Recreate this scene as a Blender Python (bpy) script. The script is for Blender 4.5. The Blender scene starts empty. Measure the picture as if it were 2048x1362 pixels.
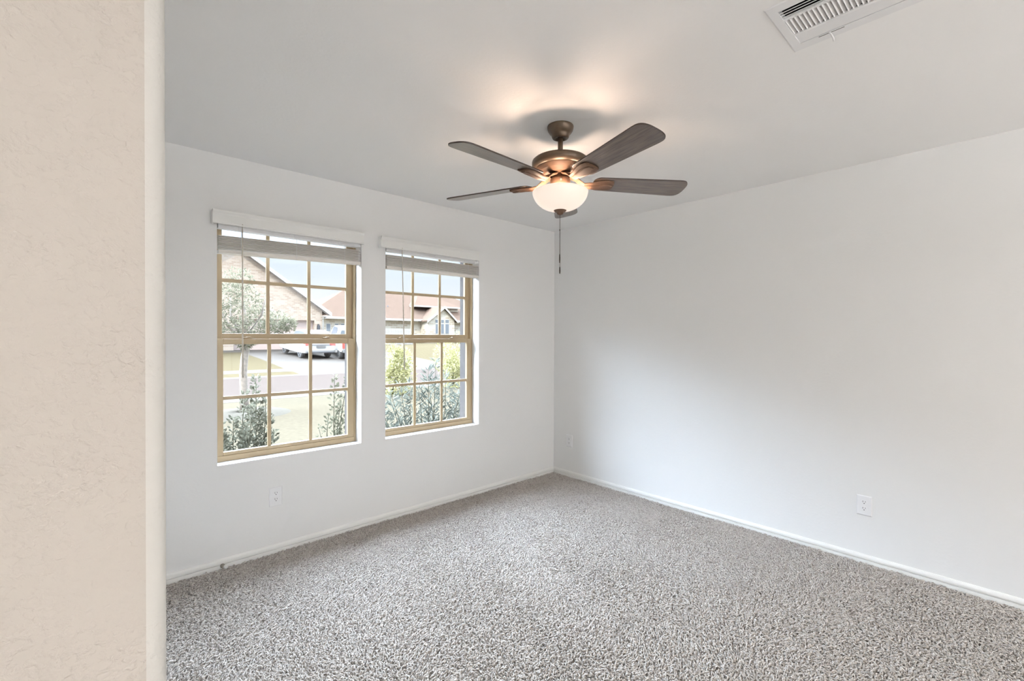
import bpy, bmesh, math, random
import numpy as np
from mathutils import Vector, Matrix

random.seed(7)
rng = np.random.default_rng(7)
scene = bpy.context.scene
COL = scene.collection
H = 2.44                                   # room height

# ------------------------------------------------------------------ camera
F_PX, YAW, PITCH, ROLL = 920.963, 0.827943754, -0.00812207, 0.00344803
CAM = Vector((-3.48771868, -3.16395143, 1.37435553))
cam_data = bpy.data.cameras.new('camera')
cam = bpy.data.objects.new('camera', cam_data)
COL.objects.link(cam)
fw = Vector((math.cos(PITCH) * math.cos(YAW), math.cos(PITCH) * math.sin(YAW), math.sin(PITCH)))
r0 = Vector((math.sin(YAW), -math.cos(YAW), 0))
u0 = r0.cross(fw)
r2 = r0 * math.cos(ROLL) + u0 * math.sin(ROLL)
u2 = r2.cross(fw)
cam.matrix_world = Matrix(((r2.x, u2.x, -fw.x, CAM.x), (r2.y, u2.y, -fw.y, CAM.y),
                           (r2.z, u2.z, -fw.z, CAM.z), (0, 0, 0, 1)))
cam_data.sensor_width = 36.0
cam_data.lens = 36.0 * F_PX / 2048.0
cam_data.clip_start = 0.05
cam_data.clip_end = 400
scene.camera = cam

# ------------------------------------------------------------------ exposure
vs = scene.view_settings
vs.view_transform = 'Standard'
vs.look = 'None'
vs.gamma = 1.0
vs.use_curve_mapping = False
vs.exposure = 0.10
scene.cycles.max_bounces = 10
scene.cycles.diffuse_bounces = 6
scene.cycles.glossy_bounces = 3
scene.cycles.transparent_max_bounces = 12
scene.cycles.transmission_bounces = 4
scene.cycles.caustics_reflective = False
scene.cycles.caustics_refractive = False
scene.cycles.sample_clamp_indirect = 6.0

# ------------------------------------------------------------------ sky and sun
SKY_HORIZON = (0.98, 0.99, 1.0)
SKY_LOW = (0.82, 0.905, 1.0)
SKY_HIGH = (5.0, 6.0, 7.6)
SKY_FILL = (28.5, 33.5, 41.0)
SUN_STRENGTH = 4.5
SUN_DIR = Vector((-0.75, -0.48, 0.78))     # towards the sun
world = bpy.data.worlds.new('sky')
scene.world = world
world.use_nodes = True
wn, wl = world.node_tree.nodes, world.node_tree.links
wn.clear()
w_out = wn.new('ShaderNodeOutputWorld')
w_bg = wn.new('ShaderNodeBackground')
w_tc = wn.new('ShaderNodeTexCoord')
w_sep = wn.new('ShaderNodeSeparateXYZ')
w_ramp = wn.new('ShaderNodeValToRGB')
w_ramp.color_ramp.interpolation = 'EASE'
el = w_ramp.color_ramp.elements
el[0].position, el[0].color = 0.0, (*SKY_HORIZON, 1)
el[1].position, el[1].color = 0.6, (*SKY_HIGH, 1)
e = el.new(0.055); e.color = (0.93, 0.96, 1.0, 1)
e = el.new(0.14); e.color = (*SKY_LOW, 1)
e = el.new(0.26); e.color = (2.2, 2.6, 3.2, 1)
wl.new(w_tc.outputs['Generated'], w_sep.inputs[0])
wl.new(w_sep.outputs['Z'], w_ramp.inputs[0])
# broad glow added high in the sky (+y) to brighten the room through the windows
w_el = wn.new('ShaderNodeMapRange'); w_el.interpolation_type = 'SMOOTHSTEP'
w_el.inputs['From Min'].default_value = 0.21; w_el.inputs['From Max'].default_value = 0.36
wl.new(w_sep.outputs['Z'], w_el.inputs['Value'])
w_dir = wn.new('ShaderNodeMapRange'); w_dir.interpolation_type = 'SMOOTHSTEP'
w_dir.inputs['From Min'].default_value = 0.0; w_dir.inputs['From Max'].default_value = 0.3
wl.new(w_sep.outputs['Y'], w_dir.inputs['Value'])
w_mul = wn.new('ShaderNodeMath'); w_mul.operation = 'MULTIPLY'
wl.new(w_el.outputs[0], w_mul.inputs[0]); wl.new(w_dir.outputs[0], w_mul.inputs[1])
w_add = wn.new('ShaderNodeVectorMath'); w_add.operation = 'MULTIPLY_ADD'
w_add.inputs[1].default_value = SKY_FILL
wl.new(w_mul.outputs[0], w_add.inputs[0])
wl.new(w_ramp.outputs[0], w_add.inputs[2])
wl.new(w_add.outputs[0], w_bg.inputs['Color'])
w_bg.inputs['Strength'].default_value = 1.0
wl.new(w_bg.outputs[0], w_out.inputs['Surface'])

sun_d = bpy.data.lights.new('sun', 'SUN')
sun_d.energy = SUN_STRENGTH
sun_d.angle = math.radians(0.6)
sun_d.color = (1.0, 0.95, 0.86)
sun = bpy.data.objects.new('sun', sun_d)
COL.objects.link(sun)
sun.location = (-20, -12, 20)
sun.rotation_euler = SUN_DIR.to_track_quat('Z', 'Y').to_euler()

# lamp strengths (the lamps themselves are built below)
FILL_COLOR = (0.985, 0.99, 1.0)  # tint of the fill lamps added behind the camera
FILL_LAMPS = [(-1.60, -7.70, 310.0, 'unseen bronze fill lamp added far back in the hall, nearer the right wall'),
            (-3.70, -7.90, 390.0, 'unseen bronze fill lamp added far back in the hall, straight behind the camera')]
BOWL_GLOW = 0.73
BULB_WATTS = 4.2
BULB_COLOR = (1.0, 0.73, 0.54)


# ================================================================== helpers
class MB:
    """collects polygons and links them as one mesh object"""
    def __init__(self):
        self.v, self.f, self.sm = [], [], []

    def add(self, verts, faces, smooth=False):
        o = len(self.v)
        self.v += [tuple(p) for p in verts]
        self.f += [tuple(i + o for i in f) for f in faces]
        self.sm += [smooth] * len(faces)
        return self

    def box(self, x0, x1, y0, y1, z0, z1):
        v = [(x0, y0, z0), (x1, y0, z0), (x1, y1, z0), (x0, y1, z0), (x0, y0, z1), (x1, y0, z1), (x1, y1, z1), (x0, y1, z1)]
        return self.add(v, [(0, 3, 2, 1), (4, 5, 6, 7), (0, 1, 5, 4), (1, 2, 6, 5), (2, 3, 7, 6), (3, 0, 4, 7)])

    def prism(self, poly, lo, hi, axis='z', smooth=False):
        """poly: 2-D points; extruded along axis.  z:(x,y) y:(x,z) x:(y,z)"""
        n = len(poly)
        def P(p, t):
            return {'z': (p[0], p[1], t), 'y': (p[0], t, p[1]), 'x': (t, p[0], p[1])}[axis]
        v = [P(p, lo) for p in poly] + [P(p, hi) for p in poly]
        f = [(i, (i + 1) % n, n + (i + 1) % n, n + i) for i in range(n)]
        self.add(v, f, smooth)
        o = len(self.v) - 2 * n
        self.f += [tuple(o + i for i in reversed(range(n))), tuple(o + n + i for i in range(n))]
        self.sm += [False, False]
        return self

    def lathe(self, prof, seg=48, c=(0, 0, 0), smooth=True):
        v, f, n = [], [], len(prof)
        for k in range(seg):
            a = 2 * math.pi * k / seg
            for r, z in prof:
                v.append((c[0] + r * math.cos(a), c[1] + r * math.sin(a), c[2] + z))
        for k in range(seg):
            k2 = (k + 1) % seg
            for i in range(n - 1):
                f.append((k * n + i, k2 * n + i, k2 * n + i + 1, k * n + i + 1))
        return self.add(v, f, smooth)

    def tube(self, pts, r, seg=8, cap=True, smooth=True):
        pts = [Vector(p) for p in pts]
        rr = r if isinstance(r, (list, tuple)) else [r] * len(pts)
        v, f = [], []
        for i, p in enumerate(pts):
            t = (pts[min(i + 1, len(pts) - 1)] - pts[max(i - 1, 0)]).normalized()
            a = t.cross(Vector((0, 0, 1)) if abs(t.z) < .9 else Vector((1, 0, 0))).normalized()
            b = t.cross(a)
            for k in range(seg):
                th = 2 * math.pi * k / seg
                v.append(p + (a * math.cos(th) + b * math.sin(th)) * rr[i])
        for i in range(len(pts) - 1):
            for k in range(seg):
                k2 = (k + 1) % seg
                f.append((i * seg + k, i * seg + k2, (i + 1) * seg + k2, (i + 1) * seg + k))
        self.add(v, f, smooth)
        if cap:
            o = len(self.v) - len(v)
            self.f += [tuple(o + k for k in range(seg)), tuple(o + (len(pts) - 1) * seg + k for k in reversed(range(seg)))]
            self.sm += [False, False]
        return self

    def build(self, name, mat, parent=None, origin=(0, 0, 0), bevel=0.0, bseg=2, fix=True):
        o = Vector(origin)
        me = bpy.data.meshes.new(name)
        me.from_pydata([tuple(Vector(p) - o) for p in self.v], [], self.f)
        me.polygons.foreach_set('use_smooth', self.sm)
        me.update()
        if fix:
            bm = bmesh.new(); bm.from_mesh(me)
            bmesh.ops.recalc_face_normals(bm, faces=bm.faces)
            bm.to_mesh(me); bm.free()
        ob = bpy.data.objects.new(name, me)
        COL.objects.link(ob)
        if mat is not None:
            me.materials.append(mat)
        if parent is not None:
            ob.parent = parent
        if bevel > 0:
            md = ob.modifiers.new('bevel', 'BEVEL')
            md.width = bevel; md.segments = bseg; md.limit_method = 'ANGLE'; md.angle_limit = math.radians(40)
        return ob


def tag(o, label=None, cat=None, group=None, kind=None):
    if label: o['label'] = label
    if cat: o['category'] = cat
    if group: o['group'] = group
    if kind: o['kind'] = kind
    return o


def thing(name, loc, label, cat, rot=(0, 0, 0), group=None, kind=None):
    o = bpy.data.objects.new(name, None)
    o.empty_display_size = 0.1
    COL.objects.link(o)
    o.location = loc
    o.rotation_euler = rot
    return tag(o, label, cat, group, kind)


def copy_tree(o, parent=None):
    c = o.copy()
    COL.objects.link(c)
    if parent is not None:
        c.parent = parent
    for ch in list(o.children):
        copy_tree(ch, c)
    return c


# ------------------------------------------------------------------ materials
def new_mat(name):
    m = bpy.data.materials.new(name)
    m.use_nodes = True
    nt = m.node_tree
    nt.nodes.clear()
    out = nt.nodes.new('ShaderNodeOutputMaterial')
    b = nt.nodes.new('ShaderNodeBsdfPrincipled')
    nt.links.new(b.outputs[0], out.inputs['Surface'])
    return m, nt, b, out


def simple(name, col, rough=0.6, metal=0.0, var=0.0, scale=6.0, bump=0.0, bscale=40.0, spec=0.4):
    m, nt, b, out = new_mat(name)
    b.inputs['Roughness'].default_value = rough
    b.inputs['Metallic'].default_value = metal
    b.inputs['Specular IOR Level'].default_value = spec
    tc = nt.nodes.new('ShaderNodeTexCoord')
    nz = nt.nodes.new('ShaderNodeTexNoise')
    nz.inputs['Scale'].default_value = scale
    nz.inputs['Detail'].default_value = 4
    nt.links.new(tc.outputs['Object'], nz.inputs['Vector'])
    rp = nt.nodes.new('ShaderNodeValToRGB')
    a = [max(0, c * (1 - var)) for c in col]
    z = [min(1, c * (1 + var)) for c in col]
    rp.color_ramp.elements[0].position = 0.3; rp.color_ramp.elements[0].color = (*a, 1)
    rp.color_ramp.elements[1].position = 0.7; rp.color_ramp.elements[1].color = (*z, 1)
    nt.links.new(nz.outputs['Fac'], rp.inputs[0])
    nt.links.new(rp.outputs[0], b.inputs['Base Color'])
    if bump > 0:
        n2 = nt.nodes.new('ShaderNodeTexNoise')
        n2.inputs['Scale'].default_value = bscale
        n2.inputs['Detail'].default_value = 3
        nt.links.new(tc.outputs['Object'], n2.inputs['Vector'])
        bp = nt.nodes.new('ShaderNodeBump')
        bp.inputs['Strength'].default_value = bump
        bp.inputs['Distance'].default_value = 0.002
        nt.links.new(n2.outputs['Fac'], bp.inputs['Height'])
        nt.links.new(bp.outputs[0], b.inputs['Normal'])
    return m


def wall_paint(name, col, strength=0.35, scale=62, low=0.25):
    """matt paint over a hand-sprayed knock-down texture"""
    m, nt, b, out = new_mat(name)
    b.inputs['Base Color'].default_value = (*col, 1)
    b.inputs['Roughness'].default_value = 0.75
    b.inputs['Specular IOR Level'].default_value = 0.25
    tc = nt.nodes.new('ShaderNodeTexCoord')
    mp = nt.nodes.new('ShaderNodeMapping')
    mp.inputs['Scale'].default_value = (1.0, 1.0, 1.15)
    mp.inputs['Rotation'].default_value = (0.0, 0.6, 0.0)
    nt.links.new(tc.outputs['Object'], mp.inputs['Vector'])
    n1 = nt.nodes.new('ShaderNodeTexNoise')
    n1.inputs['Scale'].default_value = scale; n1.inputs['Detail'].default_value = 4.0
    n1.inputs['Roughness'].default_value = 0.5; n1.inputs['Distortion'].default_value = 0.25
    n2 = nt.nodes.new('ShaderNodeTexNoise')
    n2.inputs['Scale'].default_value = 9; n2.inputs['Detail'].default_value = 2
    for n in (n1, n2):
        nt.links.new(mp.outputs[0], n.inputs['Vector'])
    r1 = nt.nodes.new('ShaderNodeValToRGB')
    r1.color_ramp.elements[0].position = 0.40
    r1.color_ramp.elements[1].position = 0.72
    r1.color_ramp.interpolation = 'EASE'
    nt.links.new(n1.outputs['Fac'], r1.inputs[0])
    r2_ = nt.nodes.new('ShaderNodeMapRange')
    r2_.inputs['From Min'].default_value = 0.35; r2_.inputs['From Max'].default_value = 0.65
    r2_.inputs['To Min'].default_value = low
    nt.links.new(n2.outputs['Fac'], r2_.inputs['Value'])
    mu = nt.nodes.new('ShaderNodeMath'); mu.operation = 'MULTIPLY'
    nt.links.new(r1.outputs[0], mu.inputs[0]); nt.links.new(r2_.outputs[0], mu.inputs[1])
    bp = nt.nodes.new('ShaderNodeBump')
    bp.inputs['Strength'].default_value = strength
    bp.inputs['Distance'].default_value = 0.0012
    nt.links.new(mu.outputs[0], bp.inputs['Height'])
    nt.links.new(bp.outputs[0], b.inputs['Normal'])
    return m


def glass_mat():
    m = bpy.data.materials.new('window_glass'); m.use_nodes = True
    nt = m.node_tree; nt.nodes.clear()
    out = nt.nodes.new('ShaderNodeOutputMaterial')
    mx = nt.nodes.new('ShaderNodeMixShader')
    tr = nt.nodes.new('ShaderNodeBsdfTransparent'); tr.inputs[0].default_value = (0.97, 0.98, 0.975, 1)
    gl = nt.nodes.new('ShaderNodeBsdfGlossy'); gl.inputs['Roughness'].default_value = 0.02
    fr = nt.nodes.new('ShaderNodeFresnel'); fr.inputs['IOR'].default_value = 1.35
    ge = nt.nodes.new('ShaderNodeNewGeometry')           # reflect only where light enters the pane
    fm = nt.nodes.new('ShaderNodeMath'); fm.operation = 'SUBTRACT'; fm.inputs[0].default_value = 1.0
    nt.links.new(ge.outputs['Backfacing'], fm.inputs[1])
    ff = nt.nodes.new('ShaderNodeMath'); ff.operation = 'MULTIPLY'
    nt.links.new(fr.outputs[0], ff.inputs[0]); nt.links.new(fm.outputs[0], ff.inputs[1])
    nt.links.new(ff.outputs[0], mx.inputs[0])
    nt.links.new(tr.outputs[0], mx.inputs[1]); nt.links.new(gl.outputs[0], mx.inputs[2])
    nt.links.new(mx.outputs[0], out.inputs['Surface'])
    return m


def wood_mat():
    m, nt, b, out = new_mat('weathered_walnut')
    b.inputs['Roughness'].default_value = 0.33
    b.inputs['Specular IOR Level'].default_value = 0.6
    b.inputs['Coat Weight'].default_value = 0.5
    b.inputs['Coat Roughness'].default_value = 0.22
    tc = nt.nodes.new('ShaderNodeTexCoord')
    mp = nt.nodes.new('ShaderNodeMapping')
    mp.inputs['Scale'].default_value = (3.0, 55.0, 8.0)
    nt.links.new(tc.outputs['Object'], mp.inputs['Vector'])
    nz = nt.nodes.new('ShaderNodeTexNoise')
    nz.inputs['Scale'].default_value = 2.2; nz.inputs['Detail'].default_value = 6
    nz.inputs['Roughness'].default_value = 0.62; nz.inputs['Distortion'].default_value = 0.6
    nt.links.new(mp.outputs[0], nz.inputs['Vector'])
    rp = nt.nodes.new('ShaderNodeValToRGB')
    E = rp.color_ramp.elements
    E[0].position, E[0].color = 0.30, (0.035, 0.022, 0.016, 1)
    E[1].position, E[1].color = 0.72, (0.165, 0.118, 0.088, 1)
    x = E.new(0.50); x.color = (0.092, 0.062, 0.046, 1)
    nt.links.new(nz.outputs['Fac'], rp.inputs[0])
    nt.links.new(rp.outputs[0], b.inputs['Base Color'])
    bp = nt.nodes.new('ShaderNodeBump'); bp.inputs['Strength'].default_value = 0.12; bp.inputs['Distance'].default_value = 0.001
    nt.links.new(nz.outputs['Fac'], bp.inputs['Height']); nt.links.new(bp.outputs[0], b.inputs['Normal'])
    return m


def emis(name, col, strength, base=(0.9, 0.86, 0.8)):
    m, nt, b, out = new_mat(name)
    b.inputs['Base Color'].default_value = (*base, 1)
    b.inputs['Roughness'].default_value = 0.35
    b.inputs['Emission Color'].default_value = (*col, 1)
    b.inputs['Emission Strength'].default_value = strength
    return m


def brick_mat(name, c1, c2, mortar, scale=1.0):
    m, nt, b, out = new_mat(name)
    b.inputs['Roughness'].default_value = 0.9
    b.inputs['Specular IOR Level'].default_value = 0.1
    tc = nt.nodes.new('ShaderNodeTexCoord')
    sp = nt.nodes.new('ShaderNodeSeparateXYZ'); nt.links.new(tc.outputs['Object'], sp.inputs[0])
    ad = nt.nodes.new('ShaderNodeMath'); ad.operation = 'ADD'
    nt.links.new(sp.outputs[0], ad.inputs[0]); nt.links.new(sp.outputs[1], ad.inputs[1])
    cb = nt.nodes.new('ShaderNodeCombineXYZ')
    nt.links.new(ad.outputs[0], cb.inputs[0]); nt.links.new(sp.outputs[2], cb.inputs[1])
    br = nt.nodes.new('ShaderNodeTexBrick')
    br.inputs['Scale'].default_value = scale
    br.inputs['Brick Width'].default_value = 0.42; br.inputs['Row Height'].default_value = 0.16
    br.inputs['Mortar Size'].default_value = 0.018
    br.inputs['Color1'].default_value = (*c1, 1); br.inputs['Color2'].default_value = (*c2, 1); br.inputs['Mortar'].default_value = (*mortar, 1)
    br.inputs['Bias'].default_value = -0.25
    nt.links.new(cb.outputs[0], br.inputs['Vector'])
    nt.links.new(br.outputs['Color'], b.inputs['Base Color'])
    return m


def attr_mat(name, rough=0.9, spec=0.1, transl=0.0):
    """colour read from the mesh attribute 'tone' (each yarn / leaf has its own dye)"""
    m, nt, b, out = new_mat(name)
    b.inputs['Roughness'].default_value = rough
    b.inputs['Specular IOR Level'].default_value = spec
    at = nt.nodes.new('ShaderNodeAttribute'); at.attribute_name = 'tone'
    nt.links.new(at.outputs['Color'], b.inputs['Base Color'])
    if transl > 0:
        tl = nt.nodes.new('ShaderNodeBsdfTranslucent')
        nt.links.new(at.outputs['Color'], tl.inputs['Color'])
        mx = nt.nodes.new('ShaderNodeMixShader'); mx.inputs[0].default_value = transl
        nt.links.new(b.outputs[0], mx.inputs[1]); nt.links.new(tl.outputs[0], mx.inputs[2])
        nt.links.new(mx.outputs[0], out.inputs['Surface'])
    return m


M = dict(
    wall=wall_paint('wall_paint', (0.80, 0.797, 0.788), 0.2),
    ceil=wall_paint('ceiling_paint', (0.90, 0.898, 0.895), 0.25),
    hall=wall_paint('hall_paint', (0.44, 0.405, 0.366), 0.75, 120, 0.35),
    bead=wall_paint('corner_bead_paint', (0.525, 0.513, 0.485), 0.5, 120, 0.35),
    trim=simple('trim_paint', (0.82, 0.815, 0.79), 0.45),
    white=simple('white_plastic', (0.82, 0.82, 0.83), 0.4),
    blind=simple('blind_vinyl', (0.73, 0.69, 0.64), 0.5),
    valance=simple('valance_vinyl', (0.80, 0.795, 0.77), 0.5),
    tan=simple('tan_vinyl', (0.345, 0.262, 0.158), 0.45, var=0.03),
    wand=simple('wand_vinyl', (0.52, 0.47, 0.40), 0.5),
    tan_dark=simple('tan_gasket', (0.16, 0.12, 0.08), 0.6),
    glass=glass_mat(),
    bronze=simple('brushed_bronze', (0.085, 0.056, 0.034), 0.42, metal=0.35, var=0.12, scale=30, spec=0.5),
    bronze_lit=simple('bronze_lit_copy', (0.105, 0.060, 0.038), 0.55, metal=0.0, var=0.08, scale=30, spec=0.2),  # copy of the bronze with the bulbs' warm light put into its colour
    wood=wood_mat(),
    edge=simple('blade_edge', (0.035, 0.024, 0.018), 0.5),
    bowl=emis('opal_glass_lit', (1.0, 0.83, 0.69), BOWL_GLOW, (0.30, 0.28, 0.26)),
    dark=simple('dark_void', (0.012, 0.011, 0.010), 0.9),
    slot=simple('slot_dark', (0.05, 0.05, 0.055), 0.7),
    metal=simple('satin_metal', (0.30, 0.27, 0.23), 0.35, metal=0.7),
    chain=simple('chain_bronze', (0.06, 0.042, 0.03), 0.4, metal=0.5),
    rubber=simple('white_rubber', (0.8, 0.8, 0.78), 0.6),
    backing=simple('carpet_backing', (0.42, 0.375, 0.33), 0.95, var=0.15, scale=80),
    yarn=attr_mat('carpet_yarn', 0.95, 0.05),
    leaf=attr_mat('leaf_green', 0.8, 0.04, 0.25),
    bark=simple('bark', (0.26, 0.225, 0.19), 0.9, spec=0.0, var=0.2, scale=14, bump=0.5),
    stem=simple('shrub_stem', (0.11, 0.103, 0.075), 0.9, spec=0.0),
    lawn=simple('dry_lawn', (0.064, 0.054, 0.038), 0.95, spec=0.0, var=0.14, scale=14, bump=0.4),
    far_lawn=simple('winter_lawn', (0.060, 0.0485, 0.029), 0.95, spec=0.0, var=0.08, scale=5),
    asphalt=simple('pale_asphalt', (0.055, 0.0440, 0.0375), 0.95, spec=0.0, var=0.05, scale=3),
    concrete=simple('pale_concrete', (0.076, 0.067, 0.058), 0.9, spec=0.0, var=0.04, scale=2),
    mulch=simple('stone_mulch', (0.066, 0.059, 0.048), 0.95, spec=0.0, var=0.15, scale=22),
    brick=brick_mat('cream_brick', (0.39, 0.315, 0.25), (0.27, 0.195, 0.145), (0.37, 0.325, 0.275), 1.5),
    ext=simple('exterior_brick', (0.10, 0.092, 0.088), 0.9, spec=0.0, var=0.1, scale=20),
    stone=brick_mat('pale_stone', (0.52, 0.48, 0.40), (0.31, 0.24, 0.17), (0.54, 0.50, 0.43), 0.6),
    shingle=simple('tan_shingle', (0.092, 0.064, 0.048), 0.95, spec=0.0, var=0.10, scale=3),
    fascia=simple('white_fascia', (0.45, 0.43, 0.40), 0.7, spec=0.0),
    soffit=simple('soffit', (0.30, 0.27, 0.25), 0.8, spec=0.0),
    garage=simple('garage_door', (0.42, 0.33, 0.29), 0.7, spec=0.0, var=0.03),
    house_glass=simple('house_glass', (0.16, 0.18, 0.20), 0.1, spec=0.6),
    car_paint=simple('white_car_paint', (0.42, 0.42, 0.41), 0.25, spec=0.5),
    car_glass=simple('car_glass', (0.10, 0.11, 0.12), 0.08, spec=0.6),
    tyre=simple('tyre', (0.10, 0.10, 0.10), 0.8),
    rim=simple('alloy_rim', (0.248, 0.248, 0.242), 0.35, metal=0.5),
    red=simple('tail_light_red', (0.55, 0.10, 0.08), 0.3),
    fence=simple('grey_fence_wood', (0.36, 0.34, 0.31), 0.9, spec=0.0, var=0.1, scale=8),
)

# ================================================================== the room
def room_box(name, x0, x1, y0, y1, z0, z1, mat):
    return tag(MB().box(x0, x1, y0, y1, z0, z1).build(name, mat), kind='structure')

HX0, HY0 = -5.4, -8.8                       # the hall behind the camera
FZ = -0.009
room_box('floor', HX0, 0.2, HY0, 0.02, FZ - 0.10, FZ, M['backing'])
room_box('wall_right', 0.0, 0.14, HY0, 0.14, FZ, H + 0.1, M['wall'])
room_box('wall_back', HX0 - .12, 0.14, HY0 - 0.12, HY0, FZ, H + 0.1, M['wall'])
room_box('wall_hall', HX0 - 0.12, HX0, HY0, -2.39, FZ, H + 0.1, M['wall'])

# left wall: an L of two faces meeting in a bull-nosed outside corner
LX, LY, RB = -3.422, -2.514, 0.020
poly = [(HX0, LY)]
for k in range(9):
    a = -math.pi / 2 + math.pi / 2 * k / 8
    poly.append((LX - RB + RB * math.cos(a), LY + RB + RB * math.sin(a)))
poly += [(LX, 0.0), (LX - 0.12, 0.0), (LX - 0.12, LY + 0.12), (HX0, LY + 0.12)]
b = MB()
n = len(poly)
b.add([(x, y, FZ) for x, y in poly] + [(x, y, H) for x, y in poly], [(i, (i + 1) % n, n + (i + 1) % n, n + i) for i in range(n)])
for i in range(1, 9):
    b.sm[i] = True
wlft = b.build('wall_left', M['wall'])
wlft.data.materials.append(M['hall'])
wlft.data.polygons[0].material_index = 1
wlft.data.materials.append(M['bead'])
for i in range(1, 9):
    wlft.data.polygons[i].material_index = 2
tag(wlft, kind='structure')

# window wall with its two openings
OPEN = [(-2.934, -2.050), (-1.862, -0.977)]
SILL, HEAD = 0.607, 2.09
def wall_with_holes(x0, x1, z0, z1, y0, y1, holes):
    b = MB()
    xs = sorted({x0, x1, *[v for h in holes for v in h[:2]]})
    zs = sorted({z0, z1, *[v for h in holes for v in h[2:]]})
    inside = lambda x, z: any(h[0] < x < h[1] and h[2] < z < h[3] for h in holes)
    for i in range(len(xs) - 1):
        for j in range(len(zs) - 1):
            if inside((xs[i] + xs[i + 1]) / 2, (zs[j] + zs[j + 1]) / 2):
                continue
            for y in (y0, y1):
                b.add([(xs[i], y, zs[j]), (xs[i + 1], y, zs[j]), (xs[i + 1], y, zs[j + 1]), (xs[i], y, zs[j + 1])],
                      [(0, 1, 2, 3)] if y == y0 else [(3, 2, 1, 0)])
    for a, c, s, t in holes:
        b.add([(a, y0, s), (a, y1, s), (a, y1, t), (a, y0, t)], [(0, 1, 2, 3)])
        b.add([(c, y0, s), (c, y1, s), (c, y1, t), (c, y0, t)], [(3, 2, 1, 0)])
        b.add([(a, y0, s), (c, y0, s), (c, y1, s), (a, y1, s)], [(0, 1, 2, 3)])
        b.add([(a, y0, t), (c, y0, t), (c, y1, t), (a, y1, t)], [(3, 2, 1, 0)])
    b.add([(x0, y0, z0), (x0, y1, z0), (x0, y1, z1), (x0, y0, z1)], [(0, 1, 2, 3)])
    b.add([(x1, y0, z0), (x1, y1, z0), (x1, y1, z1), (x1, y0, z1)], [(3, 2, 1, 0)])
    b.add([(x0, y0, z1), (x1, y0, z1), (x1, y1, z1), (x0, y1, z1)], [(0, 1, 2, 3)])
    b.add([(x0, y0, z0), (x1, y0, z0), (x1, y1, z0), (x0, y1, z0)], [(3, 2, 1, 0)])
    return b
holes = [(a, c, SILL, HEAD) for a, c in OPEN]
ob = wall_with_holes(LX - 0.12, 0.0, FZ, H + .1, 0.0, 0.15, holes).build('wall_front', M['wall'], fix=False)
tag(ob, kind='structure')
holes2 = [(a + 0.012, c - 0.012, SILL - 0.01, HEAD) for a, c in OPEN]
tag(wall_with_holes(HX0 - .3, 0.45, -0.40, H + .1, 0.15, 0.26, holes2).build('wall_exterior', M['ext'], fix=False), kind='structure')
room_box('roof', HX0 - .6, 0.7, HY0 - .6, 0.62, H + 0.12, H + 0.22, M['soffit'])

cl = wall_with_holes(HX0 - .12, 0.0, HY0 - .12, 0.0, H, H + 0.10, [(-1.835, -1.585, -2.992, -2.627)])
cl.v = [(x, z, y) for x, y, z in cl.v]
tag(cl.build('ceiling', M['ceil'], fix=False), kind='structure')

# baseboards: flat face, a groove, then a rounded bead dying into the wall
def base_profile():
    p = [(0, FZ), (0.013, FZ), (0.013, 0.0205), (0.0030, 0.0215), (0.0030, 0.0270), (0.0125, 0.0285)]
    p += [(0.0125 - 0.0125 * (1 - math.cos(t)), 0.034 + 0.020 * math.sin(t)) for t in (0, .4, .8, 1.2, math.pi / 2)]
    return p
bb = MB()
pr = base_profile()
bb.prism([(-d, z) for d, z in pr], LX, -0.0, 'x')
tag(bb.build('baseboard_front', M['trim']), kind='structure')
bb = MB()
bb.prism([(-d, z) for d, z in pr], HY0, -0.0132, 'y')
tag(bb.build('baseboard_right', M['trim']), kind='structure')

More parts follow.
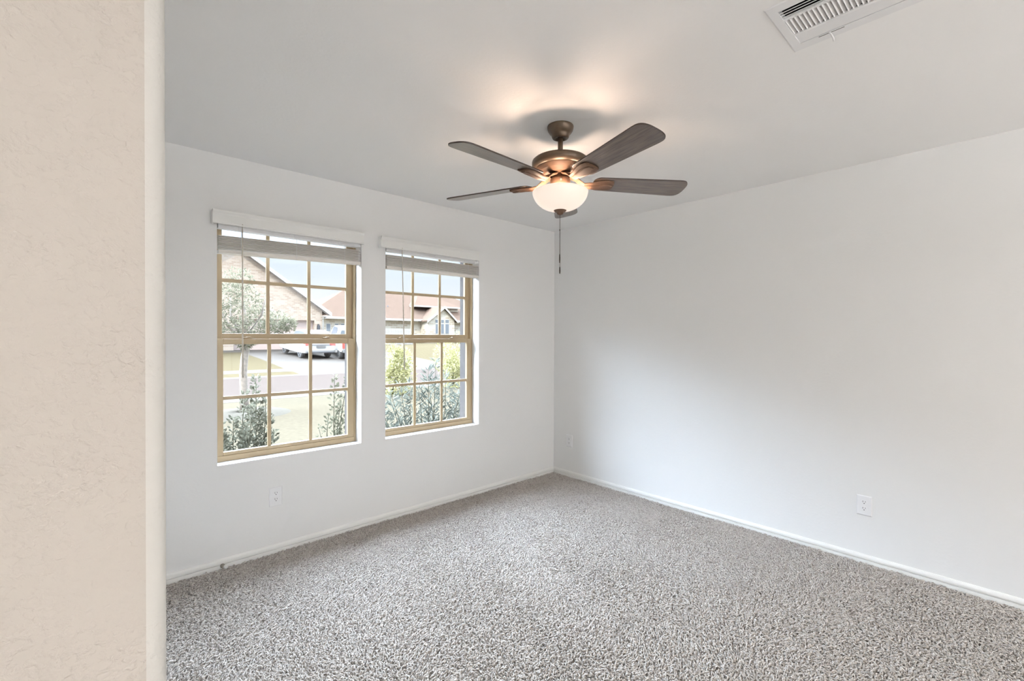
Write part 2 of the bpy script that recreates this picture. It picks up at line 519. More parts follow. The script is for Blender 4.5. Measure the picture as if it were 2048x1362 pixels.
# ------------------------------------------------------------------ carpet pile
def build_carpet():
    x0, x1, y0, y1 = LX + 0.004, -0.016, -3.75, -0.016
    s = 0.0077
    nx, ny = int((x1 - x0) / s), int((y1 - y0) / s)
    gx, gy = np.meshgrid(np.arange(nx), np.arange(ny), indexing='ij')
    X = x0 + (gx.ravel() + rng.uniform(0.05, 0.95, nx * ny)) * s
    Y = y0 + (gy.ravel() + rng.uniform(0.05, 0.95, nx * ny)) * s
    keep = (X > LX + .004) & (Y < -0.016) & (X < -0.016)
    keep &= ~((X + Y) < (-3.30 - 2.55))                # under and behind the camera
    X, Y = X[keep], Y[keep]
    n = len(X)
    # slowly wandering lay of the pile (footprints and vacuum strokes)
    def field(fr, ph, seed):
        r = np.random.default_rng(seed)
        out = np.zeros(n)
        for k in range(7):
            a = r.uniform(0, 2 * np.pi); w = fr * r.uniform(.6, 1.8)
            out += np.sin(w * (X * np.cos(a) + Y * np.sin(a)) + r.uniform(0, 6.28)) / 2.6
        return out
    lay = field(4.0, 0, 3)
    lift = np.clip(field(7.0, 0, 5), -1.5, 1.5)
    ang = rng.uniform(0, 2 * np.pi, n)
    lean = 0.55 + 0.0 * lay
    base_dir = 2.6 * lay
    ang = np.where(rng.uniform(0, 1, n) < 0.68, base_dir + rng.normal(0, 0.6, n), ang)
    length = rng.uniform(0.019, 0.031, n)
    curl = rng.normal(0, 2.4, n)
    top = 0.004 + 0.0020 * rng.normal(0, 1, n) + 0.0018 * lift
    rad = rng.uniform(0.0020, 0.0030, n)
    T = np.array([0.0, 0.3, 0.62, 1.0])
    ns, k4 = len(T), 4
    P = np.zeros((n, ns, 3)); 
    cx, cy = X.copy(), Y.copy()
    for i, t in enumerate(T):
        if i:
            dt = T[i] - T[i - 1]
            th = ang + curl * (t - 0.3)
            reach = length * dt * (0.35 if i == 1 else 0.85)
            cx = cx + np.cos(th) * reach; cy = cy + np.sin(th) * reach
        P[:, i, 0], P[:, i, 1] = cx, cy
        P[:, 0, 2] = -0.0095
    P[:, 1, 2] = top - 0.004
    P[:, 2, 2] = top
    P[:, 3, 2] = top - rng.uniform(0.001, 0.008, n)
    P[:, :, 0] = np.clip(P[:, :, 0], LX + 0.004, -0.0165)
    P[:, :, 1] = np.clip(P[:, :, 1], None, -0.0165)
    tan = np.empty_like(P)
    tan[:, 0] = P[:, 1] - P[:, 0]; tan[:, -1] = P[:, -1] - P[:, -2]; tan[:, 1:-1] = P[:, 2:] - P[:, :-2]
    tan /= np.linalg.norm(tan, axis=2, keepdims=True) + 1e-9
    side = np.stack([-np.sin(ang), np.cos(ang), np.zeros(n)], -1)[:, None, :].repeat(ns, 1)
    side -= tan * (side * tan).sum(2, keepdims=True)
    side /= np.linalg.norm(side, axis=2, keepdims=True) + 1e-9
    up = np.cross(tan, side)
    rr = rad[:, None] * np.array([0.75, 1.0, 1.05, 0.55])[None, :]
    V = np.zeros((n, ns, k4, 3), np.float32)
    for k in range(k4):
        a = 2 * np.pi * k / k4 + np.pi / 4
        V[:, :, k, :] = P + (side * np.cos(a) + up * np.sin(a)) * rr[..., None]
    V = V.reshape(-1, 3)
    loc = []
    for i in range(ns - 1):
        for k in range(k4):
            k2 = (k + 1) % k4
            loc.append((i * k4 + k, i * k4 + k2, (i + 1) * k4 + k2, (i + 1) * k4 + k))
    loc.append(tuple((ns - 1) * k4 + k for k in range(k4)))
    loc = np.array(loc, np.int32)
    F = (np.arange(n, dtype=np.int32)[:, None, None] * (ns * k4) + loc[None]).reshape(-1, 4)
    me = bpy.data.meshes.new('carpet_pile')
    me.vertices.add(len(V)); me.vertices.foreach_set('co', V.ravel())
    me.loops.add(F.size); me.loops.foreach_set('vertex_index', F.ravel())
    me.polygons.add(len(F))
    me.polygons.foreach_set('loop_start', np.arange(0, F.size, 4, dtype=np.int32))
    me.polygons.foreach_set('use_smooth', np.ones(len(F), bool))
    me.update(calc_edges=True)
    pick = rng.uniform(0, 1, n)
    c_a, c_b, c_c = np.array([0.57, 0.528, 0.487]), np.array([0.49, 0.449, 0.41]), np.array([0.38, 0.337, 0.30])
    tone = np.where((pick < .58)[:, None], c_a, np.where((pick < .90)[:, None], c_b, c_c)) * rng.uniform(.9, 1.12, n)[:, None]
    at = me.attributes.new('tone', 'FLOAT_COLOR', 'POINT')
    col = np.ones((n, ns * k4, 4), np.float32)
    col[:, :, :3] = tone[:, None, :]
    at.data.foreach_set('color', col.ravel())
    ob = bpy.data.objects.new('carpet_pile', me)
    COL.objects.link(ob)
    me.materials.append(M['yarn'])
    tag(ob, 'grey and beige twisted frieze carpet pile covering the whole floor', 'carpet', kind='stuff')
build_carpet()

# ================================================================== windows
ZM = 1.356
def make_window(name, x0, x1):
    root = thing(name, (x0, 0.088, SILL), None, None, kind='structure')
    og = (x0, 0.088, SILL)
    f = MB()
    a, c = x0 + 0.002, x1 - 0.002
    f.box(a, a + 0.012, 0.088, 0.165, SILL, HEAD).box(c - 0.012, c, 0.088, 0.165, SILL, HEAD)
    f.box(a + .012, c - .012, 0.088, 0.165, SILL, SILL + 0.034).box(a + .012, c - .012, 0.088, 0.165, HEAD - 0.022, HEAD)
    f.box(a + .012, a + .018, 0.118, 0.165, SILL + .034, HEAD - .022).box(c - .018, c - .012, 0.118, 0.165, SILL + .034, HEAD - .022)
    f.build('window_frame', M['tan'], root, og, bevel=0.002)
    def sash(nm, sx0, sx1, sz0, sz1, y0, y1, gx0, gx1, gz0, gz1):
        s = MB()
        s.box(sx0, gx0, y0, y1, sz0, sz1).box(gx1, sx1, y0, y1, sz0, sz1)
        s.box(gx0, gx1, y0, y1, sz0, gz0).box(gx0, gx1, y0, y1, gz1, sz1)
        so = s.build(nm, M['tan'], root, og, bevel=0.0025)
        ym = (y0 + y1) / 2
        mu = MB()
        w = (gx1 - gx0) / 3
        for k in (1, 2):
            mu.box(gx0 + w * k - .0105, gx0 + w * k + .0105, ym - .006, ym + .006, gz0 - .004, gz1 + .004)
        zc = (gz0 + gz1) / 2
        for k in range(3):
            mu.box(gx0 + w * k + (.0105 if k else -.004), gx0 + w * (k + 1) - (.0105 if k < 2 else -.004), ym - .006, ym + .006, zc - .0105, zc + .0105)
        mu.build('muntin', M['tan'], so, og)
        p = MB()
        p.box(gx0 - .006, gx1 + .006, ym + .008, ym + .011, gz0 - .006, gz1 + .006)
        p.build('pane', M['glass'], so, og)
        return so
    sash('upper_sash', x0 + .018, x1 - .018, ZM - .002, HEAD - .022, 0.124, 0.150, x0 + .048, x1 - .059, 1.390, 2.044)
    sash('lower_sash', x0 + .015, x1 - .0125, SILL + .034, ZM, 0.092, 0.118, x0 + .048, x1 - .059, 0.662, 1.322)
    for xx in (x0 + 0.19, x1 - 0.20):
        l = MB()
        l.box(xx - .028, xx + .028, 0.100, 0.122, ZM, ZM + .006)
        l.prism([(xx - .022, ZM + .006), (xx + .016, ZM + .006), (xx + .006, ZM + .014), (xx - .010, ZM + .015)], .098, .112, 'y')
        l.box(xx - .038, xx - .008, 0.092, 0.101, ZM + .004, ZM + .010)
        l.build('sash_lock', M['tan'], root, og, bevel=0.0015)
    return root
make_window('window_1', *OPEN[0])
make_window('window_2', *OPEN[1])

# ------------------------------------------------------------------ blinds
def make_blind(x0, x1, z_bot_l, z_bot_r, wand_x, wand_dx, vx0, vx1, label):
    root = thing('window_blind', ((x0 + x1) / 2, 0.0, 1.86), label, 'blind', group='white faux-wood blinds drawn up over the windows')
    og = ((x0 + x1) / 2, 0.0, 1.86)
    # valance: moulded board with short returns to the wall
    v = MB()
    prof = [(-0.040, 2.025), (-0.052, 2.025), (-0.052, 2.031), (-0.049, 2.036), (-0.049, 2.078), (-0.052, 2.086), (-0.0585, 2.094), (-0.0605, 2.100), (-0.0605, 2.106), (-0.040, 2.106)]
    v.prism(prof, vx0, vx1, 'x')
    v.box(vx0, vx0 + 0.010, -0.040, -0.001, 2.025, 2.106).box(vx1 - 0.010, vx1, -0.040, -0.001, 2.025, 2.106)
    v.build('valance', M['valance'], root, og, bevel=0.0012)
    h = MB()
    h.box(x0 + .006, x1 - .006, -0.002, 0.052, 2.010, 2.050)
    for t in (0.14, 0.5, 0.83, 0.95):
        xx = x0 + (x1 - x0) * t
        h.box(xx - .012, xx + .012, -0.006, -0.001, 2.006, 2.030)
    h.build('headrail', M['white'], root, og, bevel=0.001)
    # drawn-up stack of slats
    s = MB()
    nsl = 10
    r = random.Random(int(abs(x0) * 100))
    for k in range(nsl):
        t = k / (nsl - 1)
        dz = r.uniform(-.0012, .0012)
        zl, zr = z_bot_l + 0.026 + t * 0.074 + dz, z_bot_r + 0.026 + t * 0.074 - dz
        dy = r.uniform(-.003, .003)
        a, c = x0 + .008, x1 - .008 + r.uniform(-.003, .001)
        th = 0.0034
        sec = [(-0.004, 0.0), (0.022, 0.0028), (0.047, 0.0)]
        vv, ff = [], []
        for (xx, zz) in ((a, zl), ((a + c) / 2, (zl + zr) / 2 - .0006), (c, zr)):
            for (yy, h_) in sec:
                vv.append((xx, yy + dy, zz + h_))
            for (yy, h_) in sec:
                vv.append((xx, yy + dy, zz + h_ + th))
        for i in range(2):
            for j in range(2):
                o1, o2 = i * 6, (i + 1) * 6
                ff.append((o1 + j, o2 + j, o2 + j + 1, o1 + j + 1))
                ff.append((o1 + 3 + j, o1 + 3 + j + 1, o2 + 3 + j + 1, o2 + 3 + j))
            ff.append((i * 6, i * 6 + 3, (i + 1) * 6 + 3, (i + 1) * 6))
            ff.append((i * 6 + 2, (i + 1) * 6 + 2, (i + 1) * 6 + 5, i * 6 + 5))
        ff += [(0, 1, 4, 3), (1, 2, 5, 4), (12, 15, 16, 13), (13, 16, 17, 14)]
        s.add(vv, ff)
    s.build('slat_stack', M['blind'], root, og)
    br = MB()
    a, c = x0 + .008, x1 - .008
    vv = []
    for xx, zz in ((a, z_bot_l), (c, z_bot_r)):
        for yy, hh in ((-.005, 0.002), (0.0, 0.0), (0.046, 0.0), (.050, .002), (.050, .020), (-.005, .020)):
            vv.append((xx, yy, zz + hh))
    ff = [(i, (i + 1) % 6, 6 + (i + 1) % 6, 6 + i) for i in range(6)] + [tuple(range(6)), tuple(range(11, 5, -1))]
    br.add(vv, ff)
    br.build('bottom_rail', M['blind'], root, og)
    # ladder cords
    for t in (0.14, 0.5, 0.86):
        cd = MB()
        xx = x0 + (x1 - x0) * t
        zb = z_bot_l + (z_bot_r - z_bot_l) * t
        cd.tube([(xx, -0.0085, zb + 0.004), (xx, -0.0085, 2.003)], 0.0011, 5)
        cd.build('ladder_cord', M['white'], root, og)
    wd = MB()
    wd.tube([(wand_x, -0.050, 2.040), (wand_x, -0.046, 2.005)], 0.0022, 6)
    pts = [(wand_x + wand_dx * t, -0.046 + 0.012 * t, 2.008 - 0.885 * t) for t in (0, .25, .5, .75, 1)]
    wd.tube(pts, [.0036, .0038, .0042, .0045, .0048], 7)
    wd.build('tilt_wand', M['wand'], root, og)
    return root
make_blind(*OPEN[0], 1.862, 1.886, -2.812, 0.004, -2.964, -2.052, 'white faux-wood blind drawn up over the left window, closest to the near textured wall')
make_blind(*OPEN[1], 1.880, 1.886, -1.750, 0.028, -1.920, -1.010, 'white faux-wood blind drawn up over the right window nearer the room corner')

# ================================================================== ceiling fan
FX, FY = -1.726, -1.603
fan = thing('ceiling_fan', (FX, FY, H), 'bronze five-blade ceiling fan with lit bowl light hanging from the ceiling', 'ceiling fan')
def zr(z): return z - H
c = MB().lathe([(0.0, 0.0), (0.0655, 0.0), (0.0665, -0.004), (0.0655, -0.012), (0.063, -0.022), (0.056, -0.033), (0.049, -0.040), (0.0445, -0.046), (0.0435, -0.053), (0.040, -0.060), (0.033, -0.063), (0.024, -0.062), (0.022, -0.056), (0.0, -0.056)], 56)
c.build('canopy', M['bronze'], fan)
d = MB().tube([(0, 0, -0.054), (0, 0, -0.175)], 0.0128, 24)
d.lathe([(0.0, -0.150), (0.020, -0.152), (0.022, -0.160), (0.020, -0.170), (0.0, -0.170)], 32)
d.build('downrod', M['bronze'], fan)
hs = MB().lathe([(0.0, zr(2.280)), (0.060, zr(2.280)), (0.105, zr(2.278)), (0.126, zr(2.274)), (0.134, zr(2.270)), (0.1365, zr(2.267)), (0.1372, zr(2.265)), (0.1415, zr(2.2635)),
                 (0.1438, zr(2.258)), (0.1440, zr(2.247)), (0.1415, zr(2.238)), (0.135, zr(2.231)), (0.127, zr(2.227)), (0.118, zr(2.226))], 72)
hs.build('motor_housing', M['bronze'], fan)
h2 = MB().lathe([(0.122, zr(2.228)), (0.1215, zr(2.223)), (0.1150, zr(2.2225)), (0.1140, zr(2.2175)), (0.1060, zr(2.217)), (0.1040, zr(2.211)), (0.0980, zr(2.2105)),
                 (0.0900, zr(2.202)), (0.0845, zr(2.199)), (0.0830, zr(2.196)), (0.0700, zr(2.1955)), (0.0, zr(2.1955))], 72)
h2.build('lower_housing', M['bronze_lit'], fan)
sw = MB().lathe([(0.0, zr(2.198)), (0.040, zr(2.198)), (0.040, zr(2.178)), (0.047, zr(2.176)), (0.0505, zr(2.168)), (0.0505, zr(2.146)), (0.046, zr(2.138)), (0.030, zr(2.134)), (0.030, zr(2.112)), (0.0, zr(2.112))], 48)
sw.build('switch_housing', M['bronze_lit'], fan)
# open-topped opal bowl with wall thickness
op, ip = [], []
for k in range(17):
    t = math.pi / 2 * k / 16
    op.append((0.1405 * math.cos(t) ** 0.80, zr(2.108) - 0.094 * math.sin(t) ** 1.15))
prof = [(0.1345, zr(2.108)), (0.1375, zr(2.1105)), (0.1400, zr(2.1095))] + op[:-1] + [(0.006, zr(2.014)), (0.006, zr(2.018))]
prof += [(r_ * 0.965, z_ + 0.004) for r_, z_ in reversed(op[:-1])]
bw = MB().lathe(prof, 72)
bw.build('light_bowl', M['bowl'], fan)['label'] = 'lit frosted glass bowl'
fin = MB().lathe([(0.0, zr(2.024)), (0.034, zr(2.024)), (0.0345, zr(2.020)), (0.032, zr(2.015)), (0.027, zr(2.009)), (0.018, zr(2.006)), (0.0165, zr(2.001)), (0.0135, zr(1.996)), (0.0075, zr(1.993)), (0.0, zr(1.992))], 40)
fin.build('finial', M['bronze_lit'], fan)
rod = MB().tube([(0, 0, zr(2.115)), (0, 0, zr(2.018))], 0.005, 10)
rod.build('centre_stem', M['bronze'], fan)
kn = MB()
kd = Vector((-0.70, -0.72, 0)).normalized()
kn.tube([kd * 0.048 + Vector((0, 0, zr(2.157))), kd * 0.056 + Vector((0, 0, zr(2.157)))], 0.0055, 12)
kn.tube([kd * 0.056 + Vector((0, 0, zr(2.157))), kd * 0.060 + Vector((0, 0, zr(2.156)))], 0.0028, 10)
kn.build('chain_outlet', M['metal'], fan)

def blade_mesh():
    """blade with its own x along the arm, pitched about that axis"""
    up_, lo_ = [], []
    out = []
    R0, R1 = 0.170, 0.672
    def hw(x):
        t = (x - R0) / (R1 - R0)
        return 0.058 + 0.0155 * min(1, t * 1.25)
    N = 12
    for k in range(7):                                   # rounded root
        a = math.pi / 2 + math.pi / 2 * k / 6
        out.append((R0 + 0.035 + 0.035 * math.cos(a), hw(R0) - 0.035 + 0.035 * math.sin(a)))
    rootp = out[:]
    root = rootp + [(x, -y) for x, y in reversed(rootp)]
    tip = []
    for k in range(21):                                  # squarish rounded tip
        a = -math.pi / 2 + math.pi * k / 20
        c_, s_ = max(0.0, math.cos(a)), math.sin(a)
        tip.append((R1 - 0.062 + 0.062 * c_ ** 0.60, hw(R1) * math.copysign(abs(s_) ** 0.72, s_)))
    poly = root + tip
    return poly
PITCH_B = math.radians(-12.0)
cp, sp_ = math.cos(PITCH_B), math.sin(PITCH_B)
bpoly = blade_mesh()
ZB = zr(2.160)
b = MB().prism(bpoly, -0.0035, 0.0035, 'z')
b.v = [(x, y * cp - z * sp_, y * sp_ + z * cp) for x, y, z in b.v]
blade0 = b.build('blade', M['wood'], fan, bevel=0.0012)
blade0.data.materials.append(M['edge'])
for p in blade0.data.polygons:
    if len(p.vertices) == 4:
        p.material_index = 1
# blade iron: arm from the hub, flaring into a stepped plate screwed under the blade
ir = MB()
path = [(0.046, 0.027, zr(2.189) - ZB), (0.082, 0.023, zr(2.176) - ZB), (0.120, 0.026, -0.012), (0.160, 0.034, -0.0135), (0.205, 0.042, -0.0100), (0.240, 0.046, -0.0085), (0.268, 0.040, -0.0080), (0.276, 0.030, -0.0078)]
vv, ff = [], []
for i, (x, w, z) in enumerate(path):
    k = max(0.0, min(1.0, (x - 0.10) / 0.08))
    ca, sa = math.cos(PITCH_B * k), math.sin(PITCH_B * k)
    for yy, zz in ((-w, 0.004), (-w, -0.001), (-w * .62, -0.006), (w * .62, -0.006), (w, -0.001), (w, 0.004)):
        vv.append((x, yy * ca - (zz + z) * sa, yy * sa + (zz + z) * ca))
for i in range(len(path) - 1):
    for j in range(6):
        j2 = (j + 1) % 6
        ff.append((i * 6 + j, i * 6 + j2, (i + 1) * 6 + j2, (i + 1) * 6 + j))
ff += [tuple(range(5, -1, -1)), tuple((len(path) - 1) * 6 + j for j in range(6))]
ir.add(vv, ff)
# raised inner panel
vv, ff = [], []
for i, (x, w, z) in enumerate(path[2:7]):
    ca, sa = math.cos(PITCH_B), math.sin(PITCH_B)
    w2 = w * 0.52 if i < 4 else w * 0.35
    for yy, zz in ((-w2, -0.005), (-w2 * .8, -0.0105), (w2 * .8, -0.0105), (w2, -0.005)):
        vv.append((x, yy * ca - (zz + z) * sa, yy * sa + (zz + z) * ca))
for i in range(4):
    for j in range(4):
        j2 = (j + 1) % 4
        ff.append((i * 4 + j, i * 4 + j2, (i + 1) * 4 + j2, (i + 1) * 4 + j))
ff += [(3, 2, 1, 0), (16, 17, 18, 19)]
ir.add(vv, ff)
iron0 = ir.build('blade_bracket', M['bronze_lit'], fan, bevel=0.0015)
for k, dg in enumerate((38, 110, 182, 254, 326)):
    bl = blade0 if k == 0 else blade0.copy()
    br_ = iron0 if k == 0 else iron0.copy()
    for o in (bl, br_):
        if k:
            COL.objects.link(o)
        o.location = (0, 0, ZB)
        o.rotation_euler = (0, 0, math.radians(dg))
# pull chains
def chain(x, y, z0, z1, pend, links):
    cmb = MB()
    z = z0
    while z > z1:
        cmb.lathe([(0.0, 0.0016), (0.0013, 0.0009), (0.0016, 0), (0.0013, -0.0009), (0.0, -0.0016)], 6, (x, y, zr(z)))
        z -= 0.0030
    cmb.tube([(x, y, zr(z0)), (x, y, zr(z1))], 0.0007, 5)
    for zz in links:
        cmb.lathe([(0, .005), (.0026, .0035), (.0026, -.0035), (0, -.005)], 8, (x, y, zr(zz)))
    ch = cmb.build('pull_chain', M['chain'], fan)
    pm = MB().lathe([(0.0, zr(z1) + .002), (0.002, zr(z1)), (0.0032, zr(z1) - .006), (0.0038, zr(z1) - pend * .6), (0.0030, zr(z1) - pend + .002), (0.0, zr(z1) - pend)], 12, (x, y, 0))
    pm.build('chain_pendant', M['edge'], ch)
chain(0.0030, 0.0040, 1.996, 1.797, 0.047, (1.918,))
chain(-0.0030, -0.0024, 1.996, 1.730, 0.036, ())
# bulbs inside the bowl
for k in range(3):
    a = math.radians(218 + 120 * k)
    ld = bpy.data.lights.new('fan_bulb', 'POINT')
    ld.energy = BULB_WATTS; ld.color = BULB_COLOR; ld.shadow_soft_size = 0.024
    lo = bpy.data.objects.new('fan_bulb', ld)
    COL.objects.link(lo)
    lo.parent = fan
    lo.location = (0.098 * math.cos(a), 0.098 * math.sin(a), zr(2.074))

# ------------------------------------------------------------------ unseen fill lamps added behind the camera to light the room
def fill_lamp(x, y, watts, label):
    t = thing('added_fill_lamp', (x, y, FZ), label, 'added fill lamp')
    MB().lathe([(0, 0), (0.15, 0), (0.15, 0.012), (0.13, 0.022), (0.02, 0.030), (0, 0.030)], 40).build('base', M['bronze'], t)
    MB().tube([(0, 0, 0.025), (0, 0, 1.16)], 0.012, 14).build('pole', M['bronze'], t)
    MB().lathe([(0, 1.15), (0.03, 1.15), (0.10, 1.18), (0.17, 1.24), (0.20, 1.30), (0.196, 1.30), (0.166, 1.245), (0.098, 1.186), (0, 1.16)], 48).build('bowl_shade', M['white'], t)
    ld = bpy.data.lights.new('fill_light', 'AREA')
    ld.shape = 'DISK'; ld.size = 0.30; ld.energy = watts; ld.color = FILL_COLOR
    lo = bpy.data.objects.new('fill_light', ld)
    COL.objects.link(lo)
    lo.parent = t
    lo.location = (0, 0, 1.265)
    lo.rotation_euler = (math.pi, 0, 0)
for ux, uy, uw, ul in FILL_LAMPS:
    fill_lamp(ux, uy, uw, ul)

# ================================================================== ceiling vent
VX0, VX1, VY0, VY1 = -1.867, -1.545, -3.02, -2.603
vent = thing('ceiling_vent', ((VX0 + VX1) / 2, (VY0 + VY1) / 2, H), 'white metal air register with louvres in the ceiling', 'air vent')
og = ((VX0 + VX1) / 2, (VY0 + VY1) / 2, H)
LX0, LX1, LY0, LY1 = -1.828, -1.592, -2.985, -2.634
fr_ = MB()
zt, zb_ = H - 0.0002, H - 0.0030
def ring(b, a0, a1, b0, b1, i0, i1, j0, j1, ztop, zo, zi):
    o = [(a0, b0, ztop), (a1, b0, ztop), (a1, b1, ztop), (a0, b1, ztop)]
    e_ = 0.005
    m_ = [(a0 + e_, b0 + e_, zo), (a1 - e_, b0 + e_, zo), (a1 - e_, b1 - e_, zo), (a0 + e_, b1 - e_, zo)]
    i_ = [(i0, j0, zo), (i1, j0, zo), (i1, j1, zo), (i0, j1, zo)]
    k_ = [(i0, j0, zi), (i1, j0, zi), (i1, j1, zi), (i0, j1, zi)]
    vv = o + m_ + i_ + k_
    ff = []
    for r_ in range(3):
        for q in range(4):
            q2 = (q + 1) % 4
            ff.append((r_ * 4 + q, r_ * 4 + q2, (r_ + 1) * 4 + q2, (r_ + 1) * 4 + q))
    b.add(vv, ff)
ring(fr_, VX0, VX1, VY0, VY1, LX0, LX1, LY0, LY1, zt, zb_, H + 0.02)
# cross bars between the three louvre fields
fr_.box(-1.773, -1.762, LY0, LY1, zb_, zb_ + .006).box(-1.663, -1.652, LY0, LY1, zb_, zb_ + .006)
fr_.build('face_plate', M['white'], vent, og, fix=True)
def louvres(x0, x1, n_, tilt, name, wd):
    b = MB()
    for k in range(n_):
        xc = x0 + (x1 - x0) * (k + .5) / n_
        w, t = wd, 0.0011
        ca, sa = math.cos(tilt), math.sin(tilt)
        pl = [(xc + (u * ca - v * sa), H + 0.001 + (u * sa + v * ca)) for u, v in ((-w, -t), (w, -t), (w, t), (-w, t))]
        b.prism(pl, LY0, LY1, 'y')
    b.build(name, M['white'], vent, og)
louvres(LX0, -1.773, 4, math.radians(36), 'louvre_bank', 0.0044)
louvres(-1.652, LX1, 4, math.radians(-24), 'louvre_bank', 0.0052)
b = MB()
nmid = 27
for k in range(nmid):
    yc = LY1 - (LY1 - LY0) * (k + .5) / nmid
    w, t = 0.0068, 0.0008
    ca, sa = math.cos(math.radians(-42)), math.sin(math.radians(-42))
    pl = [(yc + (u * ca - v * sa), H + 0.003 + (u * sa + v * ca)) for u, v in ((-w, -t), (w, -t), (w, t), (-w, t))]
    b.prism(pl, -1.762, -1.663, 'x')
b.build('louvre_bank', M['white'], vent, og)
bk = MB().box(LX0 - .006, LX1 + .006, LY0 - .006, LY1 + .006, H + 0.095, H + 0.099)
bk.box(LX0 - .006, LX0 - .004, LY0 - .006, LY1 + .006, H + .02, H + .095).box(LX1 + .004, LX1 + .006, LY0 - .006, LY1 + .006, H + .02, H + .095)
bk.box(LX0 - .004, LX1 + .004, LY0 - .006, LY0 - .004, H + .02, H + .095).box(LX0 - .004, LX1 + .004, LY1 + .004, LY1 + .006, H + .02, H + .095)
bk.build('duct', M['dark'], vent, og)
lv = MB()
lv.box(-1.5865, -1.5845, -2.765, -2.690, zb_ - .0008, zb_ + .001)
lv.build('lever_slot', M['slot'], vent, og)
lv = MB()
lv.tube([(-1.5855, -2.722, zb_ + .002), (-1.583, -2.728, zb_ - .010), (-1.572, -2.731, zb_ - .018), (-1.560, -2.729, zb_ - .021)], [.0028, .003, .0032, .0026], 8)
lv.build('damper_lever', M['white'], vent, og)

# ================================================================== wall outlets
def make_outlet():
    """local frame: plate in xz, facing -y"""
    t = thing('wall_outlet', (0, 0, 0), None, None)
    p = MB()
    w, h = 0.0385, 0.0605
    o = [(-w, -0.0003, -h), (w, -0.0003, -h), (w, -0.0003, h), (-w, -0.0003, h)]
    m_ = [(-w, -0.0020, -h), (w, -0.0020, -h), (w, -0.0020, h), (-w, -0.0020, h)]
    e_ = 0.005
    i_ = [(-w + e_, -0.0058, -h + e_), (w - e_, -0.0058, -h + e_), (w - e_, -0.0058, h - e_), (-w + e_, -0.0058, h - e_)]
    p.add(o + m_ + i_, [(r * 4 + q, r * 4 + (q + 1) % 4, (r + 1) * 4 + (q + 1) % 4, (r + 1) * 4 + q) for r in range(2) for q in range(4)] + [(8, 9, 10, 11), (3, 2, 1, 0)])
    p.build('cover_plate', M['white'], t)
    for s in (-1, 1):
        zc = 0.0195 * s
        r = MB()
        pts = []
        for k in range(40):
            a = 2 * math.pi * k / 40
            pts.append((0.0172 * math.cos(a), max(-0.0142, min(0.0142, 0.0172 * math.sin(a))) + zc))
        r.prism(pts, -0.0076, -0.0050, 'y')
        rc = r.build('receptacle', M['white'], t)
        q = MB()
        q.box(-0.0075, -0.0052, -0.0079, -0.0070, zc + 0.0005, zc + 0.0098)
        q.box(0.0052, 0.0073, -0.0079, -0.0070, zc + 0.0015, zc + 0.0090)
        pts = [(0.0026 * math.cos(math.pi * k / 8 + math.pi), -0.0062 + zc + 0.0028 * math.sin(math.pi * k / 8 + math.pi)) for k in range(9)] + [(0.0026, zc - .0040), (-0.0026, zc - .0040)]
        q.prism(pts, -0.0079, -0.0070, 'y')
        q.build('contact_slots', M['slot'], rc)
    s = MB()
    s.tube([(0, -0.0056, 0), (0, -0.0070, 0)], 0.0030, 14)
    s.build('cover_screw', M['white'], t)
    return t
out0 = make_outlet()
spots = [((-2.617, 0.0, 0.355), 0.0, 'white duplex outlet on the window wall below the left window'),
         ((0.0, -0.210, 0.349), -math.pi / 2, 'small white duplex outlet on the right wall beside the room corner'),
         ((0.0, -2.556, 0.351), -math.pi / 2, 'white duplex outlet on the right wall far from the corner')]
for k, (loc, rz, lab) in enumerate(spots):
    t = out0 if k == 0 else copy_tree(out0)
    t.location = loc
    t.rotation_euler = (0, 0, rz)
    tag(t, lab, 'outlet', 'wall outlets')

# ------------------------------------------------------------------ door stop on the baseboard
ds = thing('door_stop', (-2.912, -0.0128, 0.016), 'small metal door stop with white rubber tip on the baseboard under the left window', 'door stop')
MB().tube([(0, 0, 0), (0, -0.005, 0)], 0.012, 20).tube([(0, -0.004, 0), (0, -0.034, 0.004)], [0.0095, 0.0085], 16).build('stem', M['metal'], ds)
MB().tube([(0.004, -0.0335, 0.004), (0.009, -0.040, 0.004), (0.012, -0.046, .0045)], [0.0085, 0.0105, 0.009], 16).build('rubber_tip', M['rubber'], ds)

# ================================================================== outdoors
def gz(y):
    pts = [(-50, -0.35), (18.3, -0.35), (20.6, -0.22), (25, 0.10), (31, 0.44), (48, 0.52), (200, 0.7)]
    for (a, za), (b_, zb2) in zip(pts, pts[1:]):
        if a <= y <= b_:
            return za + (zb2 - za) * (y - a) / (b_ - a)
    return 0.7
def strip(name, x0, x1, ys, mat, dz=0.0, thick=0.25):
    b = MB()
    vv = []
    for y in ys:
        z = gz(y) + dz
        vv += [(x0, y, z), (x1, y, z), (x1, y, z - thick), (x0, y, z - thick)]
    ff = []
    for i in range(len(ys) - 1):
        for j in range(4):
            j2 = (j + 1) % 4
            ff.append((i * 4 + j, (i + 1) * 4 + j, (i + 1) * 4 + j2, i * 4 + j2))
    ff += [(0, 1, 2, 3), tuple(range(len(vv) - 1, len(vv) - 5, -1))]
    b.add(vv, ff)
    return tag(b.build(name, mat), kind='structure')
strip('lawn', -40, 70, [-20, 0.26, 5, 10.45], M['lawn'])
strip('sidewalk', -40, 70, [10.45, 11.15], M['concrete'], 0.004)
strip('curb', -40, 70, [11.15, 11.45], M['concrete'], 0.006)
strip('street', -40, 70, [11.45, 17.9], M['asphalt'], 0.002)
strip('curb', -40, 3.5, [17.9, 18.5], M['concrete'], 0.004)
strip('verge', -40, 3.5, [18.5, 19.6], M['far_lawn'], 0.0)
strip('sidewalk', -40, 3.5, [19.6, 20.7], M['concrete'], 0.003)
strip('far_lawn', -40, 3.5, [20.7, 25, 29.4], M['far_lawn'], 0.0)
